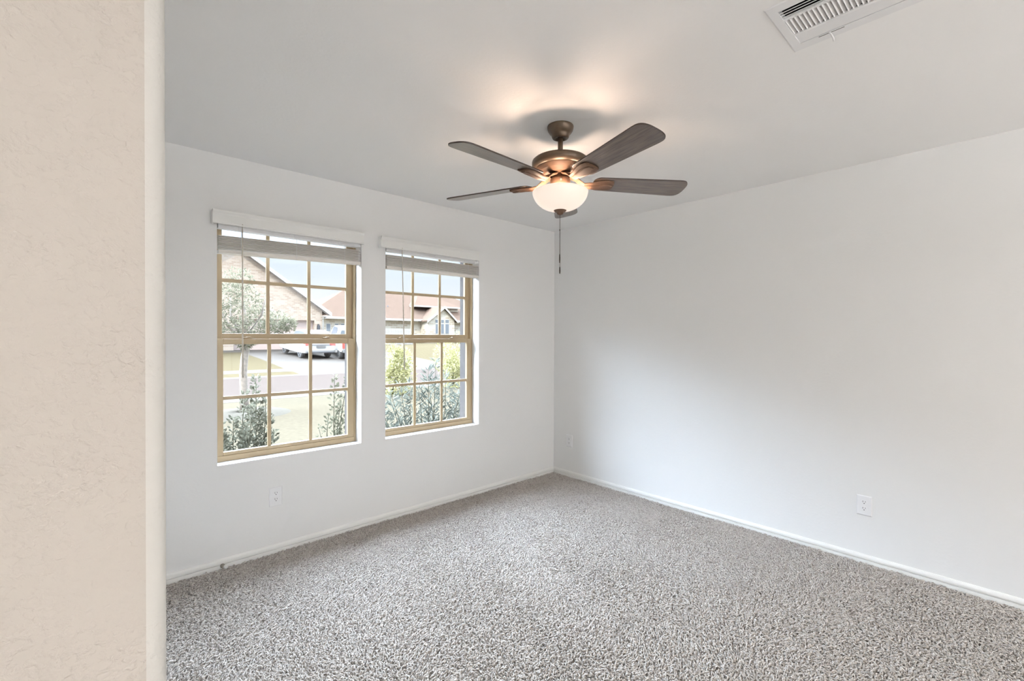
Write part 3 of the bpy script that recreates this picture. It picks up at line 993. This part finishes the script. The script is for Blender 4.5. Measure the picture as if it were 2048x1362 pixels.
strip('sidewalk', -40, 3.5, [29.4, 31.3], M['concrete'], 0.0)
strip('driveway', 3.5, 12.4, [17.9, 18.3, 20.6, 25, 31.3], M['concrete'], 0.0)
strip('verge', 12.4, 70, [17.9, 20.6, 25, 31, 48, 90], M['far_lawn'], -0.005)
strip('far_ground', -40, 12.4, [31.3, 48, 90], M['far_lawn'], -0.01)
mb_ = MB().lathe([(0.16, -0.02), (0.17, 0.05), (0.5, 0.045), (0.85, 0.02), (1.0, -0.02)], 40, (-0.95, 8.35, -0.35))
tag(mb_.build('ground_mulch', M['mulch']), kind='structure')

# ---- foliage
def leaf_cloud(centres, normals, sizes, aspect, tones):
    """one folded leaf (two quads) per point, numpy -> mesh with per-leaf tone"""
    n = len(centres)
    r = np.random.default_rng(int(abs(centres[:, 0]).sum() * 1000) % 100000)
    d = normals / (np.linalg.norm(normals, axis=1, keepdims=True) + 1e-9)      # along the leaf
    a = r.normal(size=(n, 3)); s = np.cross(d, a); s /= np.linalg.norm(s, axis=1, keepdims=True) + 1e-9
    u = np.cross(d, s)
    L = sizes[:, None]; Wd = L * aspect
    base, tip = centres, centres + d * L
    def edge(q, k, sgn):
        return centres + d * L * q + sgn * s * Wd * k + u * Wd * k * .45
    mid = centres + d * L * 0.5 - u * L * .03
    V = np.stack([base, edge(.28, .40, 1), edge(.62, .46, 1), tip, edge(.62, .46, -1), edge(.28, .40, -1), mid], 1).reshape(-1, 3)
    tri = np.array([[0, 6, 1], [1, 6, 2], [2, 6, 3], [3, 6, 4], [4, 6, 5], [5, 6, 0]], np.int32)
    F = np.arange(n, dtype=np.int32)[:, None, None] * 7 + tri[None]
    return V, F.reshape(-1, 3), np.repeat(tones, 7, axis=0)
def leaves_object(name, V, F, T, parent, origin):
    me = bpy.data.meshes.new(name)
    me.from_pydata((V - np.array(origin)).tolist(), [], F.tolist())
    at = me.attributes.new('tone', 'FLOAT_COLOR', 'POINT')
    c_ = np.ones((len(V), 4), np.float32); c_[:, :3] = T
    at.data.foreach_set('color', c_.ravel())
    me.materials.append(M['leaf'])
    o = bpy.data.objects.new(name, me)
    COL.objects.link(o); o.parent = parent
    return o
def tones(n, c1, c2, r):
    t = r.uniform(0, 1, (n, 1))
    return np.array(c1) * (1 - t) + np.array(c2) * t
def shrub(loc, label, stems, c1, c2, leaf, aspect, per, seed, group=None, name='shrub', spread=0.16, fill=0):
    """stems: list of (dx, dy, tip height) from the base"""
    r = np.random.default_rng(seed)
    t = thing(name, loc, label, 'shrub', group=group)
    st = MB()
    C, D = [], []
    for dx, dy, hz in stems:
        b0 = np.array([dx * .25, dy * .25, 0.0]); tip = np.array([dx, dy, hz])
        bend = r.normal(0, .04, 3) * [1, 1, 0]
        pts = [b0 * (1 - q) + tip * q + bend * math.sin(q * math.pi) for q in np.linspace(0, 1, 7)]
        st.tube([tuple(p) for p in pts], [.007 * (1 - .75 * q) + .001 for q in np.linspace(0, 1, 7)], 5)
        k = int(per * hz)
        for _ in range(k):
            q = r.uniform(0.18, 1.0)
            i = min(5, int(q * 6)); w = q * 6 - i
            p = pts[i] * (1 - w) + pts[i + 1] * w
            a = r.uniform(0, 6.283)
            width = spread * (1.05 - q) + .012
            off = np.array([math.cos(a), math.sin(a), 0]) * width * r.uniform(0, 1) ** .7
            C.append(p + off + [0, 0, r.uniform(0, .03)])
            D.append([math.cos(a), math.sin(a), r.uniform(.2, 1.4)])
    st.build('stems', M['stem'], t)
    C, D = np.array(C), np.array(D)
    n = len(C)
    V, F, T = leaf_cloud(C, D, r.uniform(.75, 1.25, n) * leaf, aspect, tones(n, c1, c2, r))
    leaves_object('foliage', V, F, T, t, (0, 0, 0))
    return t
G_DARK, G_MID = (0.10, 0.099, 0.073), (0.225, 0.22, 0.165)
shrub((-2.50, 1.20, -0.35), 'dark leafy shrub with tall sprigs outside the lower left of the left window',
      [(-.02, 0, .95), (.07, .05, 1.36), (.02, -.05, 1.12), (.14, .02, 1.18), (-.10, .05, 1.02), (-.2, 0, .92), (.22, .06, .86), (.16, -.06, 1.0), (-.24, .08, 1.1), (.0, .10, 1.22), (.27, -.02, .70), (-.3, -.05, .8), (.09, .0, 1.05), (-.06, -.08, .8), (.20, .1, .72)],
      G_DARK, G_MID, 0.036, 0.55, 290, 11, name='leafy_shrub', spread=.13)
shrub((-1.72, 1.25, -0.35), 'airy dark shrub outside the lower right of the left window',
      [(-.03, 0, 1.34), (.05, .04, 1.12), (.10, 0, 1.30), (-.10, -.03, .98), (-.17, .03, .86), (.13, .06, .95), (.0, -.05, .8), (.17, -.03, 1.1)],
      (0.10, 0.099, 0.068), (0.23, 0.222, 0.16), 0.036, 0.55, 125, 12, name='leafy_shrub', spread=.075)
ol = [(dx, dy, hz) for dx, dy, hz in zip(np.linspace(-.72, .85, 21), np.tile([-.06, .1, .02], 7),
      [.98, 1.05, .95, 1.1, 1.02, 1.16, 1.06, 1.2, 1.12, 1.34, 1.25, 1.44, 1.3, 1.22, 1.05, 1.1, 1.0, 1.1, 1.02, 1.14, 1.04])]
shrub((-0.60, 1.45, -0.35), 'long-leaved grey-green shrub filling the lower half of the right window', ol,
      (0.065, 0.073, 0.06), (0.25, 0.26, 0.215), 0.088, 0.17, 115, 13, name='oleander_shrub', spread=.17)
def bush(loc, label, rx, ry, rz_, n, c1, c2, leaf, seed, group):
    r = np.random.default_rng(seed)
    t = thing('round_bush', loc, label, 'bush', group=group)
    C, D = [], []
    lobes = [(r.uniform(-.55, .55) * rx, r.uniform(-.55, .55) * ry, z_ * rz_, r.uniform(.38, .55)) for z_ in (.16, .22, .30, .38, .48, .56, .64, .72, .80)]
    for k in range(n):
        lx, ly, lz, s = lobes[k % 9]
        d = r.normal(size=3); d /= np.linalg.norm(d)
        q = r.uniform(.5, 1) ** .5
        p = np.array([lx + d[0] * rx * s * q, ly + d[1] * ry * s * q, max(.02, lz + d[2] * rz_ * s * q * .8)])
        C.append(p); D.append(d + r.normal(0, .5, 3))
    C, D = np.array(C), np.array(D)
    V, F, T = leaf_cloud(C, D, r.uniform(.7, 1.3, n) * leaf, .5, tones(n, c1, c2, r))
    leaves_object('foliage', V, F, T, t, (0, 0, 0))
    st = MB()
    for k in range(7):
        lx, ly, lz, s = lobes[k]
        st.tube([(lx * .1, ly * .1, 0), (lx * .6, ly * .6, lz * .6), (lx, ly, lz)], [.02, .014, .006], 6)
    st.build('stems', M['stem'], t)
bush((3.15, 9.4, -0.35), 'sunlit yellow-green round bush seen through the left panes of the right window', .62, .7, 1.42, 2600, (0.22, 0.215, 0.09), (0.44, 0.41, 0.23), .085, 21, 'sunlit bushes on the front lawn')
bush((5.80, 10.0, -0.35), 'sunlit yellow-green round bush seen through the right panes of the right window', .85, .8, 1.55, 2800, (0.22, 0.215, 0.09), (0.44, 0.41, 0.23), .085, 22, 'sunlit bushes on the front lawn')

# ---- street tree
tr_ = thing('street_tree', (-0.92, 8.5, -0.35), 'young tree with pale trunk and loose crown outside the left window', 'tree')
tk = MB()
tk.tube([(0, 0, 0), (-.01, 0, .4), (-.03, 0, .9), (.0, 0, 1.25), (.05, .02, 1.5), (.02, .02, 1.9), (-.02, 0, 2.5)], [.10, .085, .08, .078, .07, .05, .02], 12)
for p in ([(0.05, 0, 1.45), (.35, .1, 1.75), (.75, .15, 2.05)], [(.02, 0, 1.5), (-.3, -.1, 1.9), (-.55, -.1, 2.4)], [(.03, 0, 1.7), (.3, -.2, 2.2), (.4, -.2, 2.7)], [(0, 0, 1.6), (-.2, .3, 2.1), (-.2, .4, 2.6)]):
    tk.tube(p, [.04, .028, .012], 8)
tk.build('trunk', M['bark'], tr_)
r = np.random.default_rng(31)
C, D = [], []
lobes = [(-.35, 0, 2.55, .42), (-.10, .1, 2.95, .34), (.05, -.1, 2.45, .42), (.30, .1, 2.15, .38), (.70, .05, 2.05, .30), (.92, 0, 2.0, .2), (-.55, .1, 2.1, .42), (-.25, -.2, 1.85, .36), (.15, .2, 1.85, .33), (.55, -.1, 1.82, .26), (-.75, .0, 2.7, .35), (-.85, -.1, 2.3, .38), (-.6, .1, 1.75, .35), (.0, 0, 1.62, .24)]
for k in range(5200):
    lx, ly, lz, s = lobes[k % len(lobes)]
    d = r.normal(size=3); d /= np.linalg.norm(d)
    q = r.uniform(0.1, 1) ** .5
    C.append(np.array([lx, ly, lz]) + d * s * q * [1, 1, .85]); D.append(d + r.normal(0, .7, 3))
C, D = np.array(C), np.array(D)
V, F_, T = leaf_cloud(C, D, r.uniform(.7, 1.3, len(C)) * .062, .5, tones(len(C), (0.10, 0.10, 0.066), (0.25, 0.24, 0.17), r))
leaves_object('crown', V, F_, T, tr_, (0, 0, 0))

# ---- garage house across the street
h1 = thing('house', (3.0, 31.0, 0.44), 'brick gabled house with garage door across the street seen through the left window', 'house')
og = (3.0, 31.0, 0.44)
def hz_(px): return px
EZ, EX, PX, PZ = 3.10, 9.55, 3.0, 7.70
w = MB()
w.add([(-3.1, 31.0, 0.3), (3.4, 31, 0.3), (3.4, 31, 2.50), (8.5, 31, 2.5), (8.5, 31, 0.3), (9.05, 31, 0.3), (9.05, 31, 3.30), (3.0, 31, 7.48), (-3.1, 31, 3.30)], [(0, 1, 2, 3, 4, 5, 6, 7, 8)])
w.add([(9.05, 31, 0.3), (9.05, 44, 0.3), (9.05, 44, 3.3), (9.05, 31, 3.3)], [(0, 1, 2, 3)])
w.add([(-3.1, 31, 0.3), (-3.1, 44, 0.3), (-3.1, 44, 3.3), (-3.1, 31, 3.3)], [(0, 1, 2, 3)])
w.add([(3.4, 31, .3), (3.4, 31.35, .3), (3.4, 31.35, 2.5), (3.4, 31, 2.5)], [(0, 1, 2, 3)])
w.add([(8.5, 31, .3), (8.5, 31.35, .3), (8.5, 31.35, 2.5), (8.5, 31, 2.5)], [(0, 1, 2, 3)])
w.add([(3.4, 31, 2.5), (8.5, 31, 2.5), (8.5, 31.35, 2.5), (3.4, 31.35, 2.5)], [(0, 1, 2, 3)])
w.build('brick_wall', M['brick'], h1, og)
rf = MB()
for sx in (-1, 1):
    e_ = (PX + sx * 6.55, EZ + 0.02); pk = (PX, PZ)
    nrm = 0.16
    rf.add([(e_[0], 30.6, e_[1]), (pk[0], 30.6, pk[1]), (pk[0], 44.3, pk[1]), (e_[0], 44.3, e_[1]),
            (e_[0], 30.6, e_[1] - nrm), (pk[0], 30.6, pk[1] - nrm), (pk[0], 44.3, pk[1] - nrm), (e_[0], 44.3, e_[1] - nrm)],
           [(0, 1, 2, 3), (4, 5, 6, 7), (0, 1, 5, 4), (1, 2, 6, 5), (2, 3, 7, 6), (3, 0, 4, 7)])
rf.build('roof', M['shingle'], h1, og)
fa = MB()
for sx in (-1, 1):
    e_ = (PX + sx * 6.60, EZ - 0.02); pk = (PX, PZ)
    fa.add([(e_[0], 30.55, e_[1]), (pk[0], 30.55, pk[1]), (pk[0], 30.55, pk[1] - .26), (e_[0], 30.55, e_[1] - .26),
            (e_[0], 30.6, e_[1]), (pk[0], 30.6, pk[1]), (pk[0], 30.6, pk[1] - .26), (e_[0], 30.6, e_[1] - .26)],
           [(0, 1, 2, 3), (4, 5, 6, 7), (0, 1, 5, 4), (2, 3, 7, 6), (3, 0, 4, 7), (1, 2, 6, 5)])
fa.box(9.0, 9.62, 30.55, 44, 2.78, 2.84)
fa.build('fascia', M['fascia'], h1, og)
sf = MB()
for sx in (-1, 1):
    sf.add([(PX + sx * 6.5, 30.6, EZ - .22), (PX, 30.6, PZ - .24), (PX, 31.0, PZ - .24), (PX + sx * 6.5, 31.0, EZ - .22)], [(0, 1, 2, 3)])
sf.build('soffit', M['soffit'], h1, og, fix=False)
gd = MB().box(3.4, 8.5, 31.30, 31.36, 0.42, 2.5)
for k in range(1, 4):
    gd.box(3.4, 8.5, 31.285, 31.30, 0.42 + 0.52 * k - .015, 0.42 + .52 * k + .015)
gd.build('garage_door', M['garage'], h1, og)
dsn = MB().tube([(9.50, 30.7, 3.0), (9.50, 30.7, 2.92), (9.2, 30.9, 2.72), (9.1, 30.93, 2.6), (9.1, 30.93, 0.5)], 0.05, 8)
dsn.build('downspout', M['fascia'], h1, og)
lt = MB().box(8.68, 8.86, 30.86, 30.99, 1.75, 2.15).box(8.72, 8.82, 30.9, 31.0, 2.15, 2.25)
lt.build('wall_lantern', M['slot'], h1, og)

# ---- long house further right
HY = 50.0
h3 = thing('house', (28.0, HY, 0.5), 'long stone house with hip roof and small gable seen through the right window', 'house')
og = (28.0, HY, 0.5)
w = MB()
w.box(14.5, 44, HY, HY + 11, 0.3, 3.5)
w.build('stone_wall', M['stone'], h3, og)
rf = MB()
rf.add([(13.9, HY - .7, 3.60), (44.6, HY - .7, 3.60), (44.6, HY + 11.7, 3.60), (13.9, HY + 11.7, 3.60), (20.8, HY + 5.5, 7.35), (38, HY + 5.5, 7.35)],
       [(0, 1, 5, 4), (1, 2, 5), (2, 3, 4, 5), (3, 0, 4), (3, 2, 1, 0)])
rf.build('roof', M['shingle'], h3, og)
fa = MB().box(13.85, 44.65, HY - .76, HY - .70, 3.36, 3.62)
fa.build('fascia', M['fascia'], h3, og)
sf = MB().box(13.9, 44.6, HY - .70, HY, 3.36, 3.40)
sf.build('soffit', M['soffit'], h3, og)
# front gable with its triple window
def at(px, py, Y):
    d_ = fw + r2 * ((px - 1024) / F_PX) - u2 * ((py - 681) / F_PX)
    t_ = (Y - CAM.y) / d_.y
    return CAM + d_ * t_
GY = 48.2
gp, gl_, gr = at(886, 613, GY), at(851, 641, GY), at(913, 643, GY)
gxl, gxr = gl_.x + .35, gr.x - .35
g_ = MB()
g_.add([(gxl, GY, .3), (gxr, GY, .3), (gxr, GY, gr.z + .25), (gp.x, GY, gp.z - .25), (gxl, GY, gl_.z + .25), (gxl, HY, .3), (gxr, HY, .3), (gxr, HY, gr.z + .25), (gp.x, HY, gp.z - .25), (gxl, HY, gl_.z + .25)],
       [(0, 1, 2, 3, 4), (0, 5, 9, 4), (1, 6, 7, 2)])
g_.build('gable_wall', M['stone'], h3, og)
g_ = MB()
for (a, c_) in ((gl_, gp), (gr, gp)):
    g_.add([(a.x, GY - .4, a.z), (c_.x, GY - .4, c_.z), (c_.x, HY + 3.4, c_.z), (a.x, HY + 3.4, a.z), (a.x, GY - .4, a.z - .14), (c_.x, GY - .4, c_.z - .14), (c_.x, HY + 3.4, c_.z - .14), (a.x, HY + 3.4, a.z - .14)],
           [(0, 1, 2, 3), (4, 5, 6, 7), (0, 1, 5, 4), (3, 0, 4, 7)])
g_.build('gable_roof', M['shingle'], h3, og)
g_ = MB()
for (a, c_) in ((gl_, gp), (gr, gp)):
    g_.add([(a.x, GY - .45, a.z), (c_.x, GY - .45, c_.z), (c_.x, GY - .45, c_.z - .3), (a.x, GY - .45, a.z - .3), (a.x, GY - .4, a.z), (c_.x, GY - .4, c_.z), (c_.x, GY - .4, c_.z - .3), (a.x, GY - .4, a.z - .3)],
           [(0, 1, 2, 3), (4, 5, 6, 7), (0, 1, 5, 4), (2, 3, 7, 6)])
g_.build('gable_fascia', M['fascia'], h3, og)
for (a, c_) in ((871, 875.5), (882, 887), (890.5, 897)):
    p0, p1 = at(a, 667, GY), at(c_, 640, GY)
    zc = at(a, 647, GY).z
    wf = MB().box(p0.x - .07, p1.x + .07, GY - .05, GY, p0.z - .07, p1.z + .07).build('window', M['fascia'], h3, og)
    MB().box(p0.x, p1.x, GY - .07, GY - .05, p0.z, zc - .08).box(p0.x, p1.x, GY - .07, GY - .05, zc + .08, p1.z).build('pane', M['house_glass'], wf, og)
# raised upper roof with a short wall under it
UY = 51.0
pa, pb = at(829, 610, UY), at(921, 615, UY)
uw = MB().box(at(880, 615, UY).x, pb.x - .1, UY + .5, UY + 3.5, 4.2, pa.z - .12)
uw.build('upper_wall', M['stone'], h3, og)
ur = MB()
zt_ = at(870, 597, UY + 3).z
ur.add([(pa.x, UY, pa.z), (pb.x, UY, pa.z), (pb.x, UY + 7, pa.z), (pa.x, UY + 7, pa.z), (pa.x + 2.6, UY + 3.5, zt_ + .35), (pb.x - 2.4, UY + 3.5, zt_ + .35)],
       [(0, 1, 5, 4), (1, 2, 5), (2, 3, 4, 5), (3, 0, 4), (3, 2, 1, 0)])
ur.build('upper_roof', M['shingle'], h3, og)
MB().box(pa.x + .05, pb.x - .05, UY, UY + 3.4, pa.z - .2, pa.z - .03).build('upper_soffit', M['fascia'], h3, og)
MB().box(pa.x, pb.x, UY - .05, UY, pa.z - .2, pa.z).build('upper_fascia', M['fascia'], h3, og)
p0 = at(904, 620, UY); p1 = at(917, 613.5, UY)
MB().box(p0.x, p1.x, UY + .42, UY + .5, p0.z, p1.z).build('attic_vent', M['soffit'], h3, og)
# small roof vents
p0 = at(775.5, 618, HY + 2)
MB().tube([(p0.x, HY + 2, p0.z - .3), (p0.x, HY + 2, p0.z + .45)], .07, 8).build('roof_pipe', M['slot'], h3, og)
p0 = at(784, 623, HY + 1.6)
MB().box(p0.x - .28, p0.x + .28, HY + 1.4, HY + 1.9, p0.z - .25, p0.z + .12).build('roof_vent', M['slot'], h3, og)
# pale windows on the left end, seen past the garage house
for a, c_ in ((653, 660), (670, 676), (682, 688)):
    p0, p1 = at(a, 662, HY), at(c_, 648, HY)
    wf = MB().box(p0.x - .08, p1.x + .08, HY - .05, HY, p0.z - .08, p1.z + .08).build('window', M['fascia'], h3, og)
    MB().box(p0.x, p1.x, HY - .07, HY - .05, p0.z, p1.z).build('pane', M['house_glass'], wf, og)

# ---- board fence at the left of the long house
fc = thing('board_fence', (20.0, 42.0, 0.5), 'grey board fence in front of the long stone house', 'fence')
b = MB()
x = 15.0
while x < 23.2:
    b.box(x, x + .13, 42, 42.03, 0.45, 2.20); x += .15
b.build('boards', M['fence'], fc, (20, 42, .5))
MB().box(15, 23.2, 42.03, 42.08, 0.9, 1.0).box(15, 23.2, 42.03, 42.08, 1.8, 1.9).build('rails', M['fence'], fc, (20, 42, .5))

# ---- vehicles
def car_thing(name, loc, heading, pitch, label, cat, L, Wd, Hc, prof, cabin, glass_h, wheel_x, wr, pickup=False):
    """local x is forward, y left, z up; origin on the ground between the rear wheels"""
    t = thing(name, loc, label, cat, rot=(0, -pitch, heading))
    hw_ = Wd / 2
    def loft(poly, hb, ht, zlo, zhi):
        m_ = len(poly)
        vv, ff = [], []
        rows = (-1, -.88, 0, .88, 1)
        for s in rows:
            for (px_, pz_) in poly:
                k = max(0, min(1, (pz_ - zlo) / (zhi - zlo)))
                wd = hb + (ht - hb) * k
                sh = 0.03 if abs(s) == 1 else 0.0
                cx_ = px_ + (sh if px_ < L * .4 else -sh)
                cz_ = pz_ - (sh if pz_ > (zlo + zhi) / 2 else -sh)
                vv.append((cx_, s * wd, cz_))
        for i in range(len(rows) - 1):
            for j in range(m_):
                j2 = (j + 1) % m_
                ff.append((i * m_ + j, i * m_ + j2, (i + 1) * m_ + j2, (i + 1) * m_ + j))
        ff += [tuple(range(m_)), tuple(range(len(vv) - 1, len(vv) - m_ - 1, -1))]
        return MB().add(vv, ff)
    zl = min(p[1] for p in prof); zh = max(p[1] for p in prof)
    loft(prof, hw_, hw_ * .97, zl, zh).build('body', M['car_paint'], t, bevel=0.03)
    zl2 = min(p[1] for p in cabin); zh2 = max(p[1] for p in cabin)
    loft(cabin, hw_ * .93, hw_ * .76, zl2, zh2).build('cabin', M['car_paint'], t, bevel=0.03)
    # glazing, set just proud of the cabin
    def inset(poly, k):
        cx_ = sum(p[0] for p in poly) / len(poly); cz_ = sum(p[1] for p in poly) / len(poly)
        return [(cx_ + (p[0] - cx_) * k, cz_ + (p[1] - cz_) * k) for p in poly]
    gl = inset(cabin, .80)
    for s in (-1, 1):
        sg = MB()
        def yw(z): return s * (hw_ * .93 + (hw_ * .76 - hw_ * .93) * (z - zl2) / (zh2 - zl2) + .012)
        sg.add([(px_, yw(pz_), pz_) for px_, pz_ in gl], [tuple(range(len(gl)))])
        sg.build('side_glass', M['car_glass'], t)
    ra, rb = cabin[0], cabin[1]                          # rear slope low -> high
    rg = MB()
    q0, q1 = .22, .84
    pl = [(ra[0] + (rb[0] - ra[0]) * q, ra[1] + (rb[1] - ra[1]) * q) for q in (q0, q1)]
    rg.add([(pl[0][0] - .02, -hw_ * .74, pl[0][1]), (pl[0][0] - .02, hw_ * .74, pl[0][1]), (pl[1][0] - .02, hw_ * .62, pl[1][1] + .01), (pl[1][0] - .02, -hw_ * .62, pl[1][1] + .01)], [(0, 1, 2, 3)])
    rg.build('rear_glass', M['car_glass'], t)
    for wx in wheel_x:
        for s in (-1, 1):
            yo = s * (hw_ - .01); yi = s * (hw_ - .23)
            wmb = MB()
            segs = 28
            prof_w = [(wr * .62, yo), (wr * .93, yo), (wr, yo - s * .03), (wr, yi + s * .03), (wr * .93, yi), (wr * .3, yi)]
            vv, ff = [], []
            for k in range(segs):
                a = 2 * math.pi * k / segs
                vv += [(wx + r_ * math.cos(a), y_, wr + r_ * math.sin(a)) for r_, y_ in prof_w]
            m_ = len(prof_w)
            for k in range(segs):
                k2 = (k + 1) % segs
                for i in range(m_ - 1):
                    ff.append((k * m_ + i, k2 * m_ + i, k2 * m_ + i + 1, k * m_ + i + 1))
            wmb.add(vv, ff, True)
            wo = wmb.build('wheel', M['tyre'], t)
            rm = MB()
            vv = [(wx, yo - s * .02, wr)] + [(wx + wr * .64 * math.cos(2 * math.pi * k / 20), yo - s * .05, wr + wr * .64 * math.sin(2 * math.pi * k / 20)) for k in range(20)]
            rm.add(vv, [(0, 1 + k, 1 + (k + 1) % 20) for k in range(20)])
            for k in range(5):
                a = 2 * math.pi * k / 5 + .3
                d_ = Vector((math.cos(a), 0, math.sin(a))); n_ = Vector((-math.sin(a), 0, math.cos(a)))
                c0 = Vector((wx, yo - s * .012, wr))
                rm.add([c0 + n_ * .03, c0 - n_ * .03, c0 + d_ * wr * .62 - n_ * .045, c0 + d_ * wr * .62 + n_ * .045], [(0, 1, 2, 3)])
            rm.build('rim', M['rim'], wo, fix=False)
    return t
R_ = prof = [(-.86, .34), (-.92, .50), (-.90, .74), (-.84, .98), (-.70, 1.02), (2.0, 1.02), (2.45, .98), (3.3, .86), (3.52, .70), (3.55, .45), (3.45, .28), (3.10, .26), (2.40, .26), (.5, .26), (-.5, .30)]
cab = [(-.80, 1.0), (-.52, 1.48), (-.30, 1.56), (.7, 1.60), (1.35, 1.52), (2.15, 1.0)]
gA = Vector((6.42, 25.05, 0.105))
suv = car_thing('parked_car', gA, math.pi / 2 + 0.03, 0.080, 'white hatchback parked on the driveway of the garage house', 'car', 4.4, 1.78, 1.6, prof, cab, .4, (0.0, 2.62), 0.335)
for s in (-1, 1):
    MB().add([(-.895, s * .86, .78), (-.90, s * .52, .80), (-.885, s * .50, .93), (-.86, s * .86, .96), (-.55, s * .885, .95), (-.6, s * .885, .84)], [(0, 1, 2, 3), (0, 3, 4, 5)]).build('tail_light', M['red'], suv, fix=False)
MB().box(-.945, -.915, -.26, .26, .66, .79).build('number_plate', M['rim'], suv)
MB().box(-.94, -.86, -.80, .80, .36, .40).box(-.945, -.90, -.6, .6, .83, .85).build('bumper_trim', M['slot'], suv)

prof2 = [(-1.05, .55), (-1.10, .60), (-1.08, 1.05), (-1.05, 1.15), (3.2, 1.15), (4.4, 1.08), (4.55, .9), (4.55, .5), (4.4, .42), (-.9, .45)]
cab2 = [(1.0, 1.12), (1.10, 1.72), (1.3, 1.86), (2.6, 1.86), (2.85, 1.80), (3.45, 1.12)]
gB = Vector((8.45, 24.0, 0.02))
ute = car_thing('pickup_truck', gB, math.pi / 2 - 0.20, 0.078, 'white pickup with red tail lights at the right edge of the left window', 'pickup', 5.7, 1.95, 1.9, prof2, cab2, .4, (0.0, 3.4), 0.38)
for s in (-1, 1):
    MB().box(-1.12, -1.02, s * .96 - .16 * (s > 0), s * .96 + .16 * (s < 0), .72, 1.08).build('tail_light', M['red'], ute)
MB().box(-1.22, -1.06, -.9, .9, .50, .66).build('rear_bumper', M['rim'], ute)
